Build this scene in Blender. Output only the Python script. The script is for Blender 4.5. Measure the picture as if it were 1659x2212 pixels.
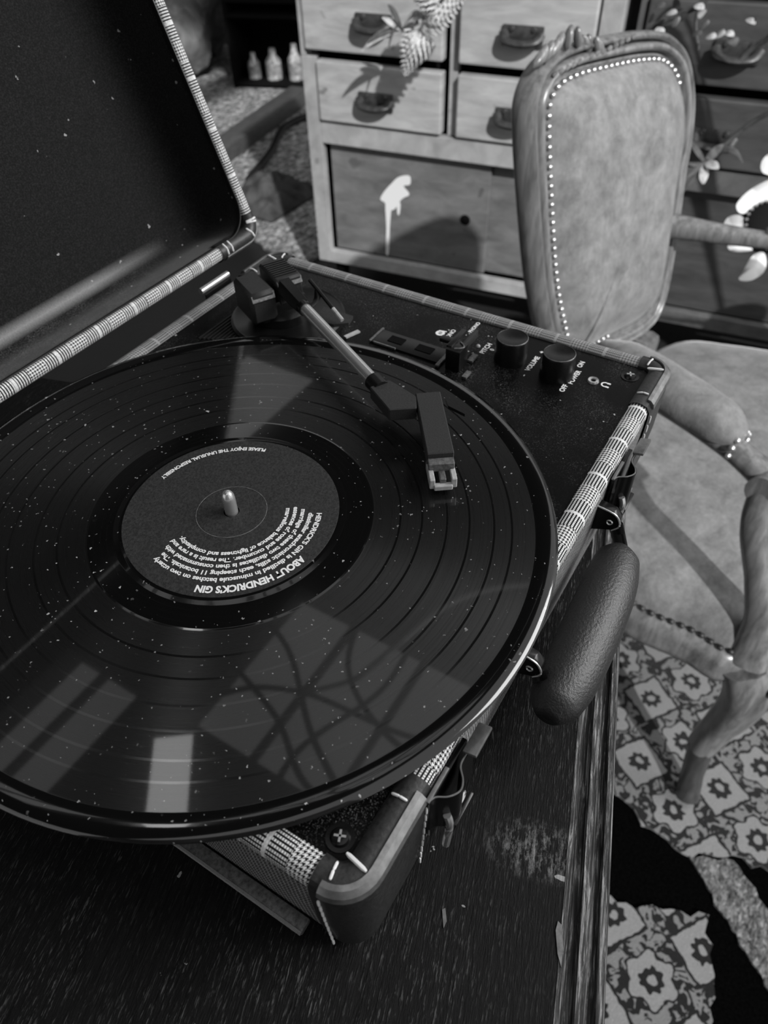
import bpy, bmesh, math, random
from mathutils import Vector, Matrix
from math import sin, cos, pi, radians as R_
random.seed(7)
for o in list(bpy.data.objects): bpy.data.objects.remove(o, do_unlink=True)
SC = bpy.context.scene
COL = SC.collection
ZR = 0.90                      # height of the record's top face over the floor; everything below is laid out from it
FL = -ZR

# ------------------------------------------------------------------ camera
FPX, IW, IH = 1592.33, 1659.0, 2212.0
CPOS = Vector((-0.1642, -0.1914, 0.2462))
CR = Vector((0.5232, -0.8519, -0.0238)); CD = Vector((-0.6209, -0.3619, -0.6954)); CF = Vector((0.5837, 0.3786, -0.7182))
cam = bpy.data.cameras.new('camera'); camo = bpy.data.objects.new('camera', cam); COL.objects.link(camo)
cam.sensor_fit = 'HORIZONTAL'; cam.sensor_width = 36.0; cam.lens = 36.0 * FPX / IW
cam.clip_start = 0.01; cam.clip_end = 60
mw = Matrix.Identity(4)
for i, v in enumerate((CR, -CD, -CF)):
    for j in range(3): mw[j][i] = v[j]
mw.translation = CPOS + Vector((0, 0, ZR)); camo.matrix_world = mw
cam.dof.use_dof = True; cam.dof.focus_distance = 0.33; cam.dof.aperture_fstop = 18.0
SC.camera = camo

# ------------------------------------------------------------------ world, sun, exposure
W = bpy.data.worlds.new('world'); SC.world = W; W.use_nodes = True
bgn = W.node_tree.nodes['Background']; bgn.inputs[0].default_value = (1, 1, 1, 1); bgn.inputs[1].default_value = 0.7
sun = bpy.data.lights.new('sun', 'SUN'); suno = bpy.data.objects.new('sun', sun); COL.objects.link(suno)
sun.energy = 5.2; sun.angle = R_(1.2); sun.color = (1, 1, 1)
SDIR = Vector((0.65 * cos(R_(37)), 0.76 * cos(R_(37)), -sin(R_(37)))).normalized()
suno.rotation_euler = SDIR.to_track_quat('-Z', 'Y').to_euler(); suno.location = (-3, -3, 4)
area_fill = bpy.data.lights.new('window_light', 'AREA'); fillo = bpy.data.objects.new('window_light', area_fill); COL.objects.link(fillo)  # added area fill to brighten the player; no window is built here
area_fill.shape = 'RECTANGLE'; area_fill.size = 1.6; area_fill.size_y = 1.3; area_fill.energy = 58; fillo.location = (1.25, -1.7, 1.35 + ZR)
fillo.rotation_euler = (Vector((.1, 0, 0)) - Vector((1.25, -1.7, 1.35))).to_track_quat('-Z', 'Y').to_euler()
SC.view_settings.view_transform = 'Standard'; SC.view_settings.look = 'None'
SC.view_settings.gamma = 1.0; SC.view_settings.use_curve_mapping = False
SC.view_settings.exposure = 0.0

# ------------------------------------------------------------------ node helpers
class G:
    def __init__(s, name):
        s.m = bpy.data.materials.new(name); s.m.use_nodes = True; s.t = s.m.node_tree
        s.b = s.t.nodes['Principled BSDF']; s.out = s.t.nodes['Material Output']
    def n(s, ty, **k):
        nd = s.t.nodes.new(ty)
        for a, v in k.items(): setattr(nd, a, v)
        return nd
    def l(s, a, b): s.t.links.new(a, b)
    def setin(s, sock, v):
        if hasattr(v, 'is_linked'): s.l(v, sock)
        else: sock.default_value = v
    def ma(s, op, a, b=0.0, c=None, clamp=False):
        nd = s.n('ShaderNodeMath', operation=op, use_clamp=clamp)
        s.setin(nd.inputs[0], a); s.setin(nd.inputs[1], b)
        if c is not None: s.setin(nd.inputs[2], c)
        return nd.outputs[0]
    def coord(s, kind='Object', sc=(1, 1, 1), rot=(0, 0, 0)):
        tc = s.n('ShaderNodeTexCoord'); mp = s.n('ShaderNodeMapping')
        mp.inputs['Scale'].default_value = sc; mp.inputs['Rotation'].default_value = rot
        s.l(tc.outputs[kind], mp.inputs[0]); return mp.outputs[0]
    def xyz(s, v):
        nd = s.n('ShaderNodeSeparateXYZ'); s.l(v, nd.inputs[0]); return nd.outputs
    def noise(s, v, sc, det=3, rough=.5, dist=0):
        nd = s.n('ShaderNodeTexNoise'); s.l(v, nd.inputs['Vector']); nd.inputs['Scale'].default_value = sc
        nd.inputs['Detail'].default_value = det; nd.inputs['Roughness'].default_value = rough; nd.inputs['Distortion'].default_value = dist
        return nd.outputs['Fac']
    def voro(s, v, sc, feature='F1'):
        nd = s.n('ShaderNodeTexVoronoi', feature=feature); s.l(v, nd.inputs['Vector']); nd.inputs['Scale'].default_value = sc
        return nd.outputs
    def ramp(s, f, *st):
        nd = s.n('ShaderNodeValToRGB'); e = nd.color_ramp.elements
        while len(e) < len(st): e.new(.5)
        for el, (p, g) in zip(e, st): el.position = p; el.color = (g, g, g, 1)
        s.l(f, nd.inputs[0]); return nd.outputs[0]
    def mix(s, f, a, b):
        nd = s.n('ShaderNodeMix', data_type='FLOAT'); s.setin(nd.inputs[0], f); s.setin(nd.inputs[2], a); s.setin(nd.inputs[3], b)
        return nd.outputs[0]
    def bump(s, h, strength=.3, dist=.001):
        nd = s.n('ShaderNodeBump'); nd.inputs['Strength'].default_value = strength; nd.inputs['Distance'].default_value = dist
        s.l(h, nd.inputs['Height']); s.l(nd.outputs[0], s.b.inputs['Normal']); return nd
    def set(s, col=None, rough=None, spec=None, metal=None, **k):
        if col is not None:
            if hasattr(col, 'is_linked'): s.l(col, s.b.inputs['Base Color'])
            else: s.b.inputs['Base Color'].default_value = (col, col, col, 1)
        for nm, v in (('Roughness', rough), ('Specular IOR Level', spec), ('Metallic', metal)):
            if v is not None: s.setin(s.b.inputs[nm], v)
        for nm, v in k.items(): s.setin(s.b.inputs[nm.replace('_', ' ')], v)
        return s.m
    def dust(s, v, sc, keep, rad):
        wn = s.n('ShaderNodeTexNoise'); s.l(v, wn.inputs['Vector']); wn.inputs['Scale'].default_value = sc * 2.2
        w1 = s.n('ShaderNodeVectorMath', operation='MULTIPLY_ADD'); s.l(wn.outputs['Color'], w1.inputs[0]); w1.inputs[1].default_value = (.9 / sc,) * 3; s.l(v, w1.inputs[2])
        o = s.voro(w1.outputs[0], sc); c = s.n('ShaderNodeSeparateColor'); s.l(o['Color'], c.inputs[0])
        near = s.ma('LESS_THAN', o['Distance'], s.ma('MULTIPLY', c.outputs[1], rad * 2))
        return s.ma('MULTIPLY', near, s.ma('LESS_THAN', c.outputs[0], keep))

def plain(name, col, rough=.5, spec=.5, metal=0, nz=None, bs=.2, bd=.0008, var=.5):
    g = G(name)
    if nz:
        f = g.noise(g.coord(), nz, 4, .6); c = g.ramp(f, (.3, col * (1 - var)), (.7, col * (1 + var)))
        g.set(c, rough, spec, metal); g.bump(f, bs, bd)
    else: g.set(col, rough, spec, metal)
    return g.m

def wood(name, c0, c1, rough, sc=(6, 60, 60), bs=.3, bd=.001, scr=0.0, rotz=0, spot=0.0, spec=.5):
    g = G(name); v = g.coord('Object', sc, (0, 0, rotz)); f = g.noise(v, 3.0, 6, .65, .4)
    c = g.ramp(f, (.32, c0), (.68, c1))
    if scr:
        f2 = g.noise(v, 14.0, 4, .7); m = g.ramp(f2, (.66, 0.0), (.74, 1.0))
        c = g.mix(m, c, scr)
    if spot:
        f3 = g.noise(g.coord(), 22.0, 2, .5); m = g.ramp(f3, (.68, 0.0), (.74, spot)); c = g.mix(m, c, c0 * .35)
    g.set(c, rough, spec); g.bump(f, bs, bd); return g.m

def plaid(name, light=.55, dark=.012, swap=False, fade=0.0):
    g = G(name); u = g.n('ShaderNodeUVMap'); s = g.xyz(u.outputs[0])
    U, V = (s[0], s[1])
    p = .00175
    st = lambda x, th: g.ma('LESS_THAN', g.ma('FRACT', x), th)
    A = st(g.ma('DIVIDE', U, p), .5); B = st(g.ma('DIVIDE', V, p), .5)
    T = st(g.ma('DIVIDE', g.ma('ADD', U, V), p * .5), .5)
    hound = g.mix(T, A, B)
    if swap: strp = g.ma('MULTIPLY', st(g.ma('DIVIDE', U, p * .95), .55), g.mix(st(g.ma('DIVIDE', V, .0042), .2), .72, 1.0))
    else: strp = g.ma('MULTIPLY', st(g.ma('DIVIDE', V, p * .95), .55), g.mix(st(g.ma('DIVIDE', U, p * .6), .55), .35, 1.0))
    z = st(g.ma('DIVIDE', U, .031), .38)
    c = g.mix(z, strp, hound)
    ov = g.ma('LESS_THAN', g.ma('ABSOLUTE', g.ma('SUBTRACT', g.ma('FRACT', g.ma('DIVIDE', U, .031)), .69)), .028)
    c = g.ma('MAXIMUM', c, g.ma('MULTIPLY', ov, .85))
    nz = g.noise(g.coord('Object'), 900, 2); c = g.ma('MULTIPLY', c, g.mix(nz, .55, 1.3))
    col = g.mix(c, dark, light)
    if fade: col = g.mix(fade, col, (dark + light) * .4)
    g.set(col, .85, .2); g.bump(c, .3, .0004); return g.m

def weave(name, a, b):
    g = G(name); u = g.n('ShaderNodeUVMap'); s = g.xyz(u.outputs[0]); p = .0019
    st = lambda x, th: g.ma('LESS_THAN', g.ma('FRACT', x), th)
    c = g.mix(st(g.ma('DIVIDE', g.ma('ADD', s[0], g.ma('MULTIPLY', s[1], .7)), p), .5), st(g.ma('DIVIDE', s[0], p * 1.3), .4), st(g.ma('DIVIDE', s[1], p), .5))
    nz = g.noise(g.coord(), 260, 4, .7); c = g.ma('MULTIPLY', c, g.mix(nz, .1, 1.5))
    g.set(g.mix(c, a, b), .9, .2); g.bump(nz, .3, .0005); return g.m

MAT = {}
MAT['tweed'] = plaid('tweed_front', .85)
MAT['tweed_lid'] = plaid('tweed_lid', .85, swap=True)
MAT['tweed_soft'] = plaid('tweed_side', .5, .03, fade=.4)
MAT['weave'] = weave('tweed_body', .02, .38)
MAT['leather'] = plain('black_leather', .024, .42, .5, nz=700, bs=.35, bd=.0004)
MAT['handle_leather'] = plain('handle_leather', .010, .40, .8, nz=820, bs=.75, bd=.0006)
MAT['worn_edge'] = plain('worn_edge', .22, .35, .5, .6, nz=160, bs=.1, var=.35)
MAT['black_plastic'] = plain('black_plastic', .007, .32, .4, nz=900, bs=.08, bd=.0002)
MAT['matt_plastic'] = plain('matt_plastic', .03, .55, .25, nz=1500, bs=.3, bd=.0003, var=.25)
MAT['dark_slot'] = plain('dark_slot', .002, .8, .1)
MAT['black_metal'] = plain('black_metal', .02, .22, .6, .7)
MAT['bright_metal'] = plain('bright_metal', .66, .22, .5, .75)
MAT['grey_edge'] = plain('grey_edge', .14, .4, .5, .3, nz=600, bs=.1)
MAT['thread'] = plain('white_thread', .85, .7, .2)
MAT['print'] = plain('white_print', .82, .6, .2)
MAT['clear_grey'] = plain('translucent_plastic', .42, .25, .5, nz=300, bs=.05, var=.2)
MAT['lid_liner'] = None
g = G('lid_liner'); f = g.noise(g.coord(), 1100, 3, .7); f2 = g.noise(g.coord(), 45, 5, .7)
c = g.mix(g.ramp(f, (.45, 0.0), (.75, 1.0)), .006, .028)
dst = g.dust(g.coord(), 260, .05, .14)
u = g.xyz(g.n('ShaderNodeUVMap').outputs[0])
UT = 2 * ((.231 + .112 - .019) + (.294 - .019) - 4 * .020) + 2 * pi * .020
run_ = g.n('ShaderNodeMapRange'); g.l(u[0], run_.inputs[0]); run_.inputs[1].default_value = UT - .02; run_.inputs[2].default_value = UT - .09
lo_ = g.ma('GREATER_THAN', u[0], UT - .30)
lit_streak = g.ma('SUBTRACT', 1.0, g.ma('DIVIDE', g.ma('ABSOLUTE', g.ma('SUBTRACT', u[1], .0455)), .0065), clamp=True)  # light streak along the bottom fillet, painted into the liner colour
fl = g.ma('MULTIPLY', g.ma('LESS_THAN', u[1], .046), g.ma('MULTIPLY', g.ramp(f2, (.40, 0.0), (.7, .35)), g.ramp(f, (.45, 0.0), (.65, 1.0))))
dm = g.ma('MULTIPLY', g.ma('MULTIPLY', run_.outputs[0], lo_), g.ma('MAXIMUM', g.ma('MULTIPLY', lit_streak, g.mix(f, .45, 1.0)), fl))
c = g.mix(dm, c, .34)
c = g.mix(dst, c, .35); g.set(c, .8, .12, Sheen_Weight=.2, Sheen_Roughness=.4); g.bump(f, .5, .0006); MAT['lid_liner'] = g.m
g = G('deck'); v = g.coord(); f = g.noise(v, 1500, 3, .8); f2 = g.noise(v, 16, 4, .6)
m = g.ma('MULTIPLY', g.ramp(f, (.55, 0.0), (.72, 1.0)), g.ramp(f2, (.46, .05), (.66, 1.0)))
c = g.mix(m, .0025, .22); c = g.mix(g.dust(v, 330, .07, .13), c, .45); g.set(c, g.mix(m, .35, .8), .12); MAT['deck'] = g.m
# vinyl
g = G('vinyl'); v = g.coord(); s = g.xyz(v)
r = g.ma('SQRT', g.ma('ADD', g.ma('MULTIPLY', s[0], s[0]), g.ma('MULTIPLY', s[1], s[1])))
gro = g.ma('MULTIPLY', g.ma('GREATER_THAN', r, .0666), g.ma('LESS_THAN', r, .1404))
band = None
for rr in (.0791, .0891, .1006, .1108, .1220, .1300):
    q = g.ma('LESS_THAN', g.ma('ABSOLUTE', g.ma('SUBTRACT', r, rr)), .00050); band = q if band is None else g.ma('MAXIMUM', band, q)
gro = g.ma('MULTIPLY', gro, g.ma('SUBTRACT', 1.0, g.ma('MULTIPLY', band, .85)))
lines = None
for rr, w in ((.0540, .0003), (.0572, .0002), (.0600, .0002), (.0632, .0002), (.0666, .0003), (.0695, .0002), (.0791, .0003), (.0891, .0003), (.1006, .0003), (.1108, .0003), (.1220, .0003), (.1300, .0003), (.1404, .0005)):
    q = g.ma('LESS_THAN', g.ma('ABSOLUTE', g.ma('SUBTRACT', r, rr)), w)
    lines = q if lines is None else g.ma('MAXIMUM', lines, q)
rn = g.n('ShaderNodeCombineXYZ'); g.l(r, rn.inputs[0])
ringn = g.noise(rn.outputs[0], 900, 3, .7)
dmask = g.ramp(g.noise(v, 14, 3, .6), (.45, .0), (.6, 1.0))
d = g.ma('MULTIPLY', g.dust(v, 430, .20, .13), dmask)
fine = g.ma('MULTIPLY', g.dust(v, 800, .06, .16), .5)
d = g.ma('MAXIMUM', d, fine)
ov = g.coord('Object', (1, .25, 1), (0, 0, .6)); hair = g.ma('MULTIPLY', g.dust(ov, 330, .006, .20), 1.0); d = g.ma('MAXIMUM', d, hair)
g.set(g.mix(d, g.mix(gro, .0035, .005), .5), g.mix(gro, .10, g.mix(ringn, .20, .36)), g.mix(gro, .5, .6), Anisotropic=g.mix(gro, 0.0, .92), Anisotropic_Rotation=.25)
g.b.inputs['Coat Weight'].default_value = .8; g.setin(g.b.inputs['Coat Roughness'], g.mix(gro, .015, .028))
tg = g.n('ShaderNodeTangent', direction_type='RADIAL', axis='Z'); g.l(tg.outputs[0], g.b.inputs['Tangent'])
g.bump(g.ma('ADD', g.ma('MULTIPLY', lines, -1.0), g.ma('MULTIPLY', ringn, g.ma('MULTIPLY', gro, .05))), .7, .0005); MAT['vinyl'] = g.m
g = G('label_paper'); v = g.coord(); f = g.noise(v, 900, 3, .7); g.set(g.ramp(f, (.35, .016), (.7, .042)), .6, .25); g.bump(f, .5, .0005); MAT['paper'] = g.m
# table wood
g = G('dark_table_wood'); v = g.coord('Object', (14, 240, 240)); f = g.noise(v, 3.0, 6, .7, .3); f2 = g.noise(g.coord('Object', (70, 640, 640)), 2.2, 3, .75)
wear = g.ramp(g.noise(g.coord(), 9, 4, .65), (.40, .12), (.68, 1.0))
m = g.ma('MULTIPLY', g.ramp(f2, (.57, 0.0), (.70, 1.0)), wear)
c = g.ramp(f, (.3, .002), (.7, .010)); c = g.mix(m, c, .17)
d = g.ma('MAXIMUM', g.dust(g.coord(), 170, .05, .10), g.dust(g.coord('Object', (1, .3, 1), (0, 0, 1.1)), 210, .012, .15))
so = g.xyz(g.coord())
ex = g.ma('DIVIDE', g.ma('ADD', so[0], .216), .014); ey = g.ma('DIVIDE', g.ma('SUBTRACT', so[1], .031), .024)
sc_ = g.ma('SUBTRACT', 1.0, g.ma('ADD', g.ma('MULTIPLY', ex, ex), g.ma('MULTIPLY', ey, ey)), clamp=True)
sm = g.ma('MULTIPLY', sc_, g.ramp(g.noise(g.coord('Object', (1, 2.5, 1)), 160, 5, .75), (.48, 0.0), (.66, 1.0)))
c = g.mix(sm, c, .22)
c = g.mix(g.ma('MULTIPLY', d, .6), c, .5); g.set(c, g.mix(f, .4, .65), .10); g.bump(f2, .6, .0008); MAT['table'] = g.m
g = G('worn_edge_wood'); v = g.coord('Object', (14, 260, 260)); f = g.noise(v, 3.0, 6, .75, .5)
c = g.ramp(f, (.42, .006), (.52, .05), (.62, .36)); g.set(c, .45, .35); g.bump(f, .6, .0012); MAT['table_edge'] = g.m
MAT['table_chip'] = plain('bare_wood_chip', .16, .7, .2, nz=140, var=.6)
# chair
g = G('velvet'); v = g.coord(); f = g.noise(v, 34, 6, .7, .3); f2 = g.noise(g.coord('Object', (1, 1, .30)), 190, 4, .75)
c = g.mix(f2, g.ramp(f, (.30, .05), (.70, .11)), g.ramp(f, (.30, .11), (.70, .23)))
g.set(c, .8, .2, Sheen_Weight=.25, Sheen_Roughness=.35); g.bump(f2, .4, .002); MAT['velvet'] = g.m
MAT['chair_wood'] = wood('chair_wood', .06, .17, .3, (34, 34, 5), .12, .0008)
MAT['chair_foot'] = wood('chair_dark_foot', .02, .045, .3, (34, 34, 5), .12, .0008)
MAT['nail'] = plain('brass_nail', .5, .28, .5, .9)
# cabinets
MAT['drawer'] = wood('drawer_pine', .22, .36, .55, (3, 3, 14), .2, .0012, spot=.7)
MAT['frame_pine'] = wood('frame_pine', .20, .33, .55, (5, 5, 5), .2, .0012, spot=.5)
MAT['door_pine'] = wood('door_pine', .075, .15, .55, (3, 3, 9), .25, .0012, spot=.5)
MAT['drawer_dk'] = wood('drawer_shaded', .028, .055, .5, (3, 3, 14), .2, .0012)  # shadow over the right-hand cabinet put into darker wood, here and below
MAT['frame_dk'] = wood('frame_shaded', .05, .10, .5, (5, 5, 5), .2, .0012)
MAT['iron'] = plain('dark_iron', .035, .45, .5, .3, nz=90, bs=.2, bd=.001)
MAT['paint'] = plain('white_paint', .6, .45, .5)
MAT['black'] = plain('black_gap', .003, .8, .1)
MAT['leaf'] = plain('dry_leaf', .06, .5, .4, nz=60, var=.5)
MAT['pale_leaf'] = plain('pale_leaf', .32, .5, .4, nz=70, var=.5)
MAT['bloom'] = plain('pale_bloom', .42, .8, .2, nz=260, bs=.6, bd=.003, var=.6)
MAT['petal'] = plain('white_petal', .45, .5, .3)
MAT['old_paper'] = plain('old_paper', .18, .7, .2, nz=40, var=.6)
MAT['glass_bit'] = plain('bottle_glass', .25, .08, .8, nz=60, var=.7)
# rug
def rugmat(name, lt, dk, off, cell=.085):
    g = G(name); v = g.coord('Object', (1, 1, 1), (0, 0, .62)); wob = g.n('ShaderNodeTexNoise'); g.l(v, wob.inputs['Vector']); wob.inputs['Scale'].default_value = 60
    va = g.n('ShaderNodeVectorMath', operation='SCALE'); g.l(wob.outputs['Color'], va.inputs[0]); va.inputs['Scale'].default_value = .012
    vb = g.n('ShaderNodeVectorMath', operation='ADD'); g.l(v, vb.inputs[0]); g.l(va.outputs[0], vb.inputs[1])
    s = g.xyz(vb.outputs[0])
    X = g.ma('ADD', g.ma('DIVIDE', s[0], cell), off[0]); Y = g.ma('ADD', g.ma('DIVIDE', s[1], cell), off[1])
    fx = g.ma('SUBTRACT', g.ma('FRACT', X), .5); fy = g.ma('SUBTRACT', g.ma('FRACT', Y), .5)
    par = g.ma('GREATER_THAN', g.ma('FRACT', g.ma('MULTIPLY', g.ma('ADD', g.ma('FLOOR', X), g.ma('FLOOR', Y)), .5)), .25)
    rr = g.ma('SQRT', g.ma('ADD', g.ma('MULTIPLY', fx, fx), g.ma('MULTIPLY', fy, fy))); an = g.ma('ARCTAN2', fy, fx)
    pet = g.ma('ADD', .36, g.ma('MULTIPLY', g.ma('COSINE', g.ma('MULTIPLY', an, 6.0)), .05))
    sq = g.ma('MAXIMUM', g.ma('ABSOLUTE', fx), g.ma('ABSOLUTE', fy))
    body = g.mix(par, g.ma('LESS_THAN', rr, pet), g.ma('LESS_THAN', sq, .36))
    ring = g.ma('MULTIPLY', g.ma('GREATER_THAN', rr, .07), g.ma('LESS_THAN', rr, g.ma('ADD', .18, g.ma('MULTIPLY', g.ma('COSINE', g.ma('MULTIPLY', an, 8.0)), .025))))
    flower = g.ma('MULTIPLY', body, g.ma('SUBTRACT', 1.0, ring))
    outl = g.mix(par, g.ma('LESS_THAN', g.ma('ABSOLUTE', g.ma('SUBTRACT', rr, pet)), .035), g.ma('LESS_THAN', g.ma('ABSOLUTE', g.ma('SUBTRACT', sq, .38)), .03))
    nz = g.noise(v, 62, 2, .5, 1.2); blob = g.ma('GREATER_THAN', nz, .50)
    bg = g.ma('MULTIPLY', blob, g.ma('SUBTRACT', 1.0, g.ma('MAXIMUM', body, outl)))
    c = g.ma('MAXIMUM', flower, g.ma('MULTIPLY', bg, .75))
    pile = g.noise(g.coord(), 480, 3, .7)
    col = g.mix(c, dk, g.mix(pile, lt * .55, lt * 1.3)); g.set(col, .95, .1, Sheen_Weight=.2); g.bump(pile, .7, .003); return g.m
MAT['rug'] = rugmat('rug_pattern', .17, .003, (.1, .35))
MAT['rug_field'] = plain('rug_field', .0012, .95, .0, nz=300, bs=.4, bd=.002)  # plain dark wool and the shadow bands across it in one near-black
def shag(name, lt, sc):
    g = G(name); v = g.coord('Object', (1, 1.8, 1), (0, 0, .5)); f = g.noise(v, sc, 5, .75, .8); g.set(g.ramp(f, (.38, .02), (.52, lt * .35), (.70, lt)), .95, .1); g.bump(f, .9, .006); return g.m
MAT['shag'] = shag('rug_sunlit_strip', .34, 95)  # paler pile: sunlight on the plain rug put into the colour
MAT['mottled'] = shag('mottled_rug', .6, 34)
MAT['floor'] = wood('floor_boards', .003, .007, .7, (3, 30, 30), .2, .001)
g = G('rough_stone'); v = g.coord(); f = g.noise(v, 3.2, 8, .68, .6); g.set(g.ramp(f, (.35, .03), (.52, .20), (.70, .50)), .9, .2); g.bump(f, 1.0, .06); MAT['stone'] = g.m
MAT['ceiling'] = plain('ceiling_dark', .02, .8, .2, nz=20, bs=.1)
MAT['bar'] = plain('window_bar', .01, .6, .3)

# ------------------------------------------------------------------ mesh helpers
def add(name, bm, mat, parent=None, smooth=True, angle=40, label=None):
    if isinstance(bm, bpy.types.Mesh): me = bm
    else:
        bmesh.ops.recalc_face_normals(bm, faces=bm.faces) if not getattr(bm, 'keep', False) else None
        me = bpy.data.meshes.new(name); bm.to_mesh(me); bm.free()
    if mat is not None and not me.materials: me.materials.append(MAT[mat] if isinstance(mat, str) else mat)
    if smooth:
        for p in me.polygons: p.use_smooth = True
        try: me.set_sharp_from_angle(angle=R_(angle))
        except Exception: pass
    o = bpy.data.objects.new(name, me); COL.objects.link(o)
    if parent is not None:
        o.parent = parent
        o.matrix_parent_inverse = PINV.get(parent.name, Matrix.Identity(4))
    if label: o['label'] = label
    return o
PINV = {}
def thing(name, label, cat, loc=(0, 0, 0), rz=0.0, group=None, world=False, kind=None):
    o = bpy.data.objects.new(name, None); COL.objects.link(o); o.location = loc; o.rotation_euler = (0, 0, rz)
    o.empty_display_size = .05
    if label: o['label'] = label
    if cat: o['category'] = cat
    if group: o['group'] = group
    if kind: o['kind'] = kind
    if world: PINV[o.name] = (Matrix.Translation(loc) @ Matrix.Rotation(rz, 4, 'Z')).inverted()
    return o
def tag(o, label, cat, group=None):
    o['label'] = label; o['category'] = cat
    if group: o['group'] = group
    return o
def struct(name, bm, mat, **k):
    o = add(name, bm, mat, **k); o['kind'] = 'structure'; return o
def NB(): return bmesh.new()
def box(bm, c, s, bev=0.0, rot=None, seg=2, taper=1.0):
    b = bmesh.new(); bmesh.ops.create_cube(b, size=1.0)
    for v in b.verts:
        k = taper if v.co.z > 0 else 1.0
        v.co = Vector((v.co.x * s[0] * k, v.co.y * s[1] * k, v.co.z * s[2]))
    if bev: bmesh.ops.bevel(b, geom=b.edges[:], offset=bev, segments=seg, profile=.6, affect='EDGES')
    m = Matrix.Translation(c)
    if rot is not None: m = m @ (rot if isinstance(rot, Matrix) else Matrix.Rotation(rot, 4, 'Z'))
    bmesh.ops.transform(b, matrix=m, verts=b.verts[:])
    me = bpy.data.meshes.new('t'); b.to_mesh(me); b.free(); bm.from_mesh(me); bpy.data.meshes.remove(me); return bm
def lathe(bm, prof, c=(0, 0, 0), seg=32, mat4=None):
    rows = []
    for r, z in prof:
        if r < 1e-6: rows.append([bm.verts.new((0, 0, z))])
        else: rows.append([bm.verts.new((r * cos(2 * pi * i / seg), r * sin(2 * pi * i / seg), z)) for i in range(seg)])
    for a, b in zip(rows, rows[1:]):
        for i in range(seg):
            j = (i + 1) % seg
            f = [a[i % len(a)], a[j % len(a)], b[j % len(b)], b[i % len(b)]]
            u = []
            for q in f:
                if q not in u: u.append(q)
            if len(u) > 2: bm.faces.new(u)
    vs = [v for r in rows for v in r]
    m = Matrix.Translation(c)
    if mat4 is not None: m = m @ mat4
    bmesh.ops.transform(bm, matrix=m, verts=vs); return bm
def crom(pts, n=8, closed=False):
    P = [Vector(p) for p in pts]; out = []; L = len(P)
    for i in range(L if closed else L - 1):
        a = P[i - 1] if (i > 0 or closed) else P[0]; b = P[i]; c = P[(i + 1) % L]; d = P[(i + 2) % L] if (closed or i + 2 < L) else P[-1]
        for k in range(n):
            t = k / n
            out.append(.5 * ((2 * b) + (c - a) * t + (2 * a - 5 * b + 4 * c - d) * t * t + (3 * b - a - 3 * c + d) * t ** 3))
    if not closed: out.append(P[-1])
    return out
def tube(bm, path, rad, seg=10, flat=1.0, ref=(0, 0, 1), cap=True, prof=None):
    P = [Vector(p) for p in path]; n = len(P); ref = Vector(ref); rows = []
    for i in range(n):
        t = (P[min(i + 1, n - 1)] - P[max(i - 1, 0)]).normalized()
        a = ref.cross(t)
        if a.length < 1e-5: a = Vector((1, 0, 0)).cross(t)
        a.normalize(); b = t.cross(a)
        if isinstance(rad, (list, tuple)):
            x = i / max(1, n - 1) * (len(rad) - 1); k = min(int(x), len(rad) - 2); rr = rad[k] + (rad[k + 1] - rad[k]) * (x - k)
        else: rr = rad
        row = []
        for j in range(seg):
            an = 2 * pi * j / seg; m = 1.0 if prof is None else prof(an)
            row.append(bm.verts.new(P[i] + a * cos(an) * rr * m + b * sin(an) * rr * flat * m))
        rows.append(row)
    for r0, r1 in zip(rows, rows[1:]):
        for j in range(seg):
            k = (j + 1) % seg; bm.faces.new((r0[j], r0[k], r1[k], r1[j]))
    if cap: bm.faces.new(rows[0][::-1]); bm.faces.new(rows[-1])
    return bm
def rrect(x0, x1, y0, y1, r, n=8, fine=24):
    out = []
    cs = ((x1 - r, y0 + r, -90), (x1 - r, y1 - r, 0), (x0 + r, y1 - r, 90), (x0 + r, y0 + r, 180))
    for i, (cx, cy, a0) in enumerate(cs):
        for k in range(n + 1):
            a = R_(a0 + 90 * k / n); out.append((Vector((cx + r * cos(a), cy + r * sin(a))), Vector((cos(a), sin(a)))))
        p, nn = out[-1]; c2 = cs[(i + 1) % 4]; a2 = R_(c2[2]); q = Vector((c2[0] + r * cos(a2), c2[1] + r * sin(a2)))
        for k in range(1, fine): out.append((p.lerp(q, k / fine), nn))
    return out
def loft(bm, ring, prof, closed=True, M=None, capends=False):
    """ring: (point, outward normal) list; prof: (out, z) list; UVs in metres"""
    uvl = bm.loops.layers.uv.verify(); rows = []; ss = [0.0]; ts = [0.0]
    for a, b in zip(ring, ring[1:] + ring[:1]): ss.append(ss[-1] + (b[0] - a[0]).length)
    for a, b in zip(prof, prof[1:]): ts.append(ts[-1] + math.hypot(b[0] - a[0], b[1] - a[1]))
    for p, n in ring:
        row = []
        for o, z in prof:
            co = Vector((p.x + n.x * o, p.y + n.y * o, z)); row.append(bm.verts.new(M @ co if M else co))
        rows.append(row)
    N = len(rows)
    for i in range(N if closed else N - 1):
        j = (i + 1) % N
        for k in range(len(prof) - 1):
            f = bm.faces.new((rows[i][k], rows[j][k], rows[j][k + 1], rows[i][k + 1]))
            for lp, uv in zip(f.loops, ((ss[i], ts[k]), (ss[i + 1], ts[k]), (ss[i + 1], ts[k + 1]), (ss[i], ts[k + 1]))): lp[uvl].uv = uv
    if capends and not closed: bm.faces.new(rows[0]); bm.faces.new(rows[-1][::-1])
    return rows
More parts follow.
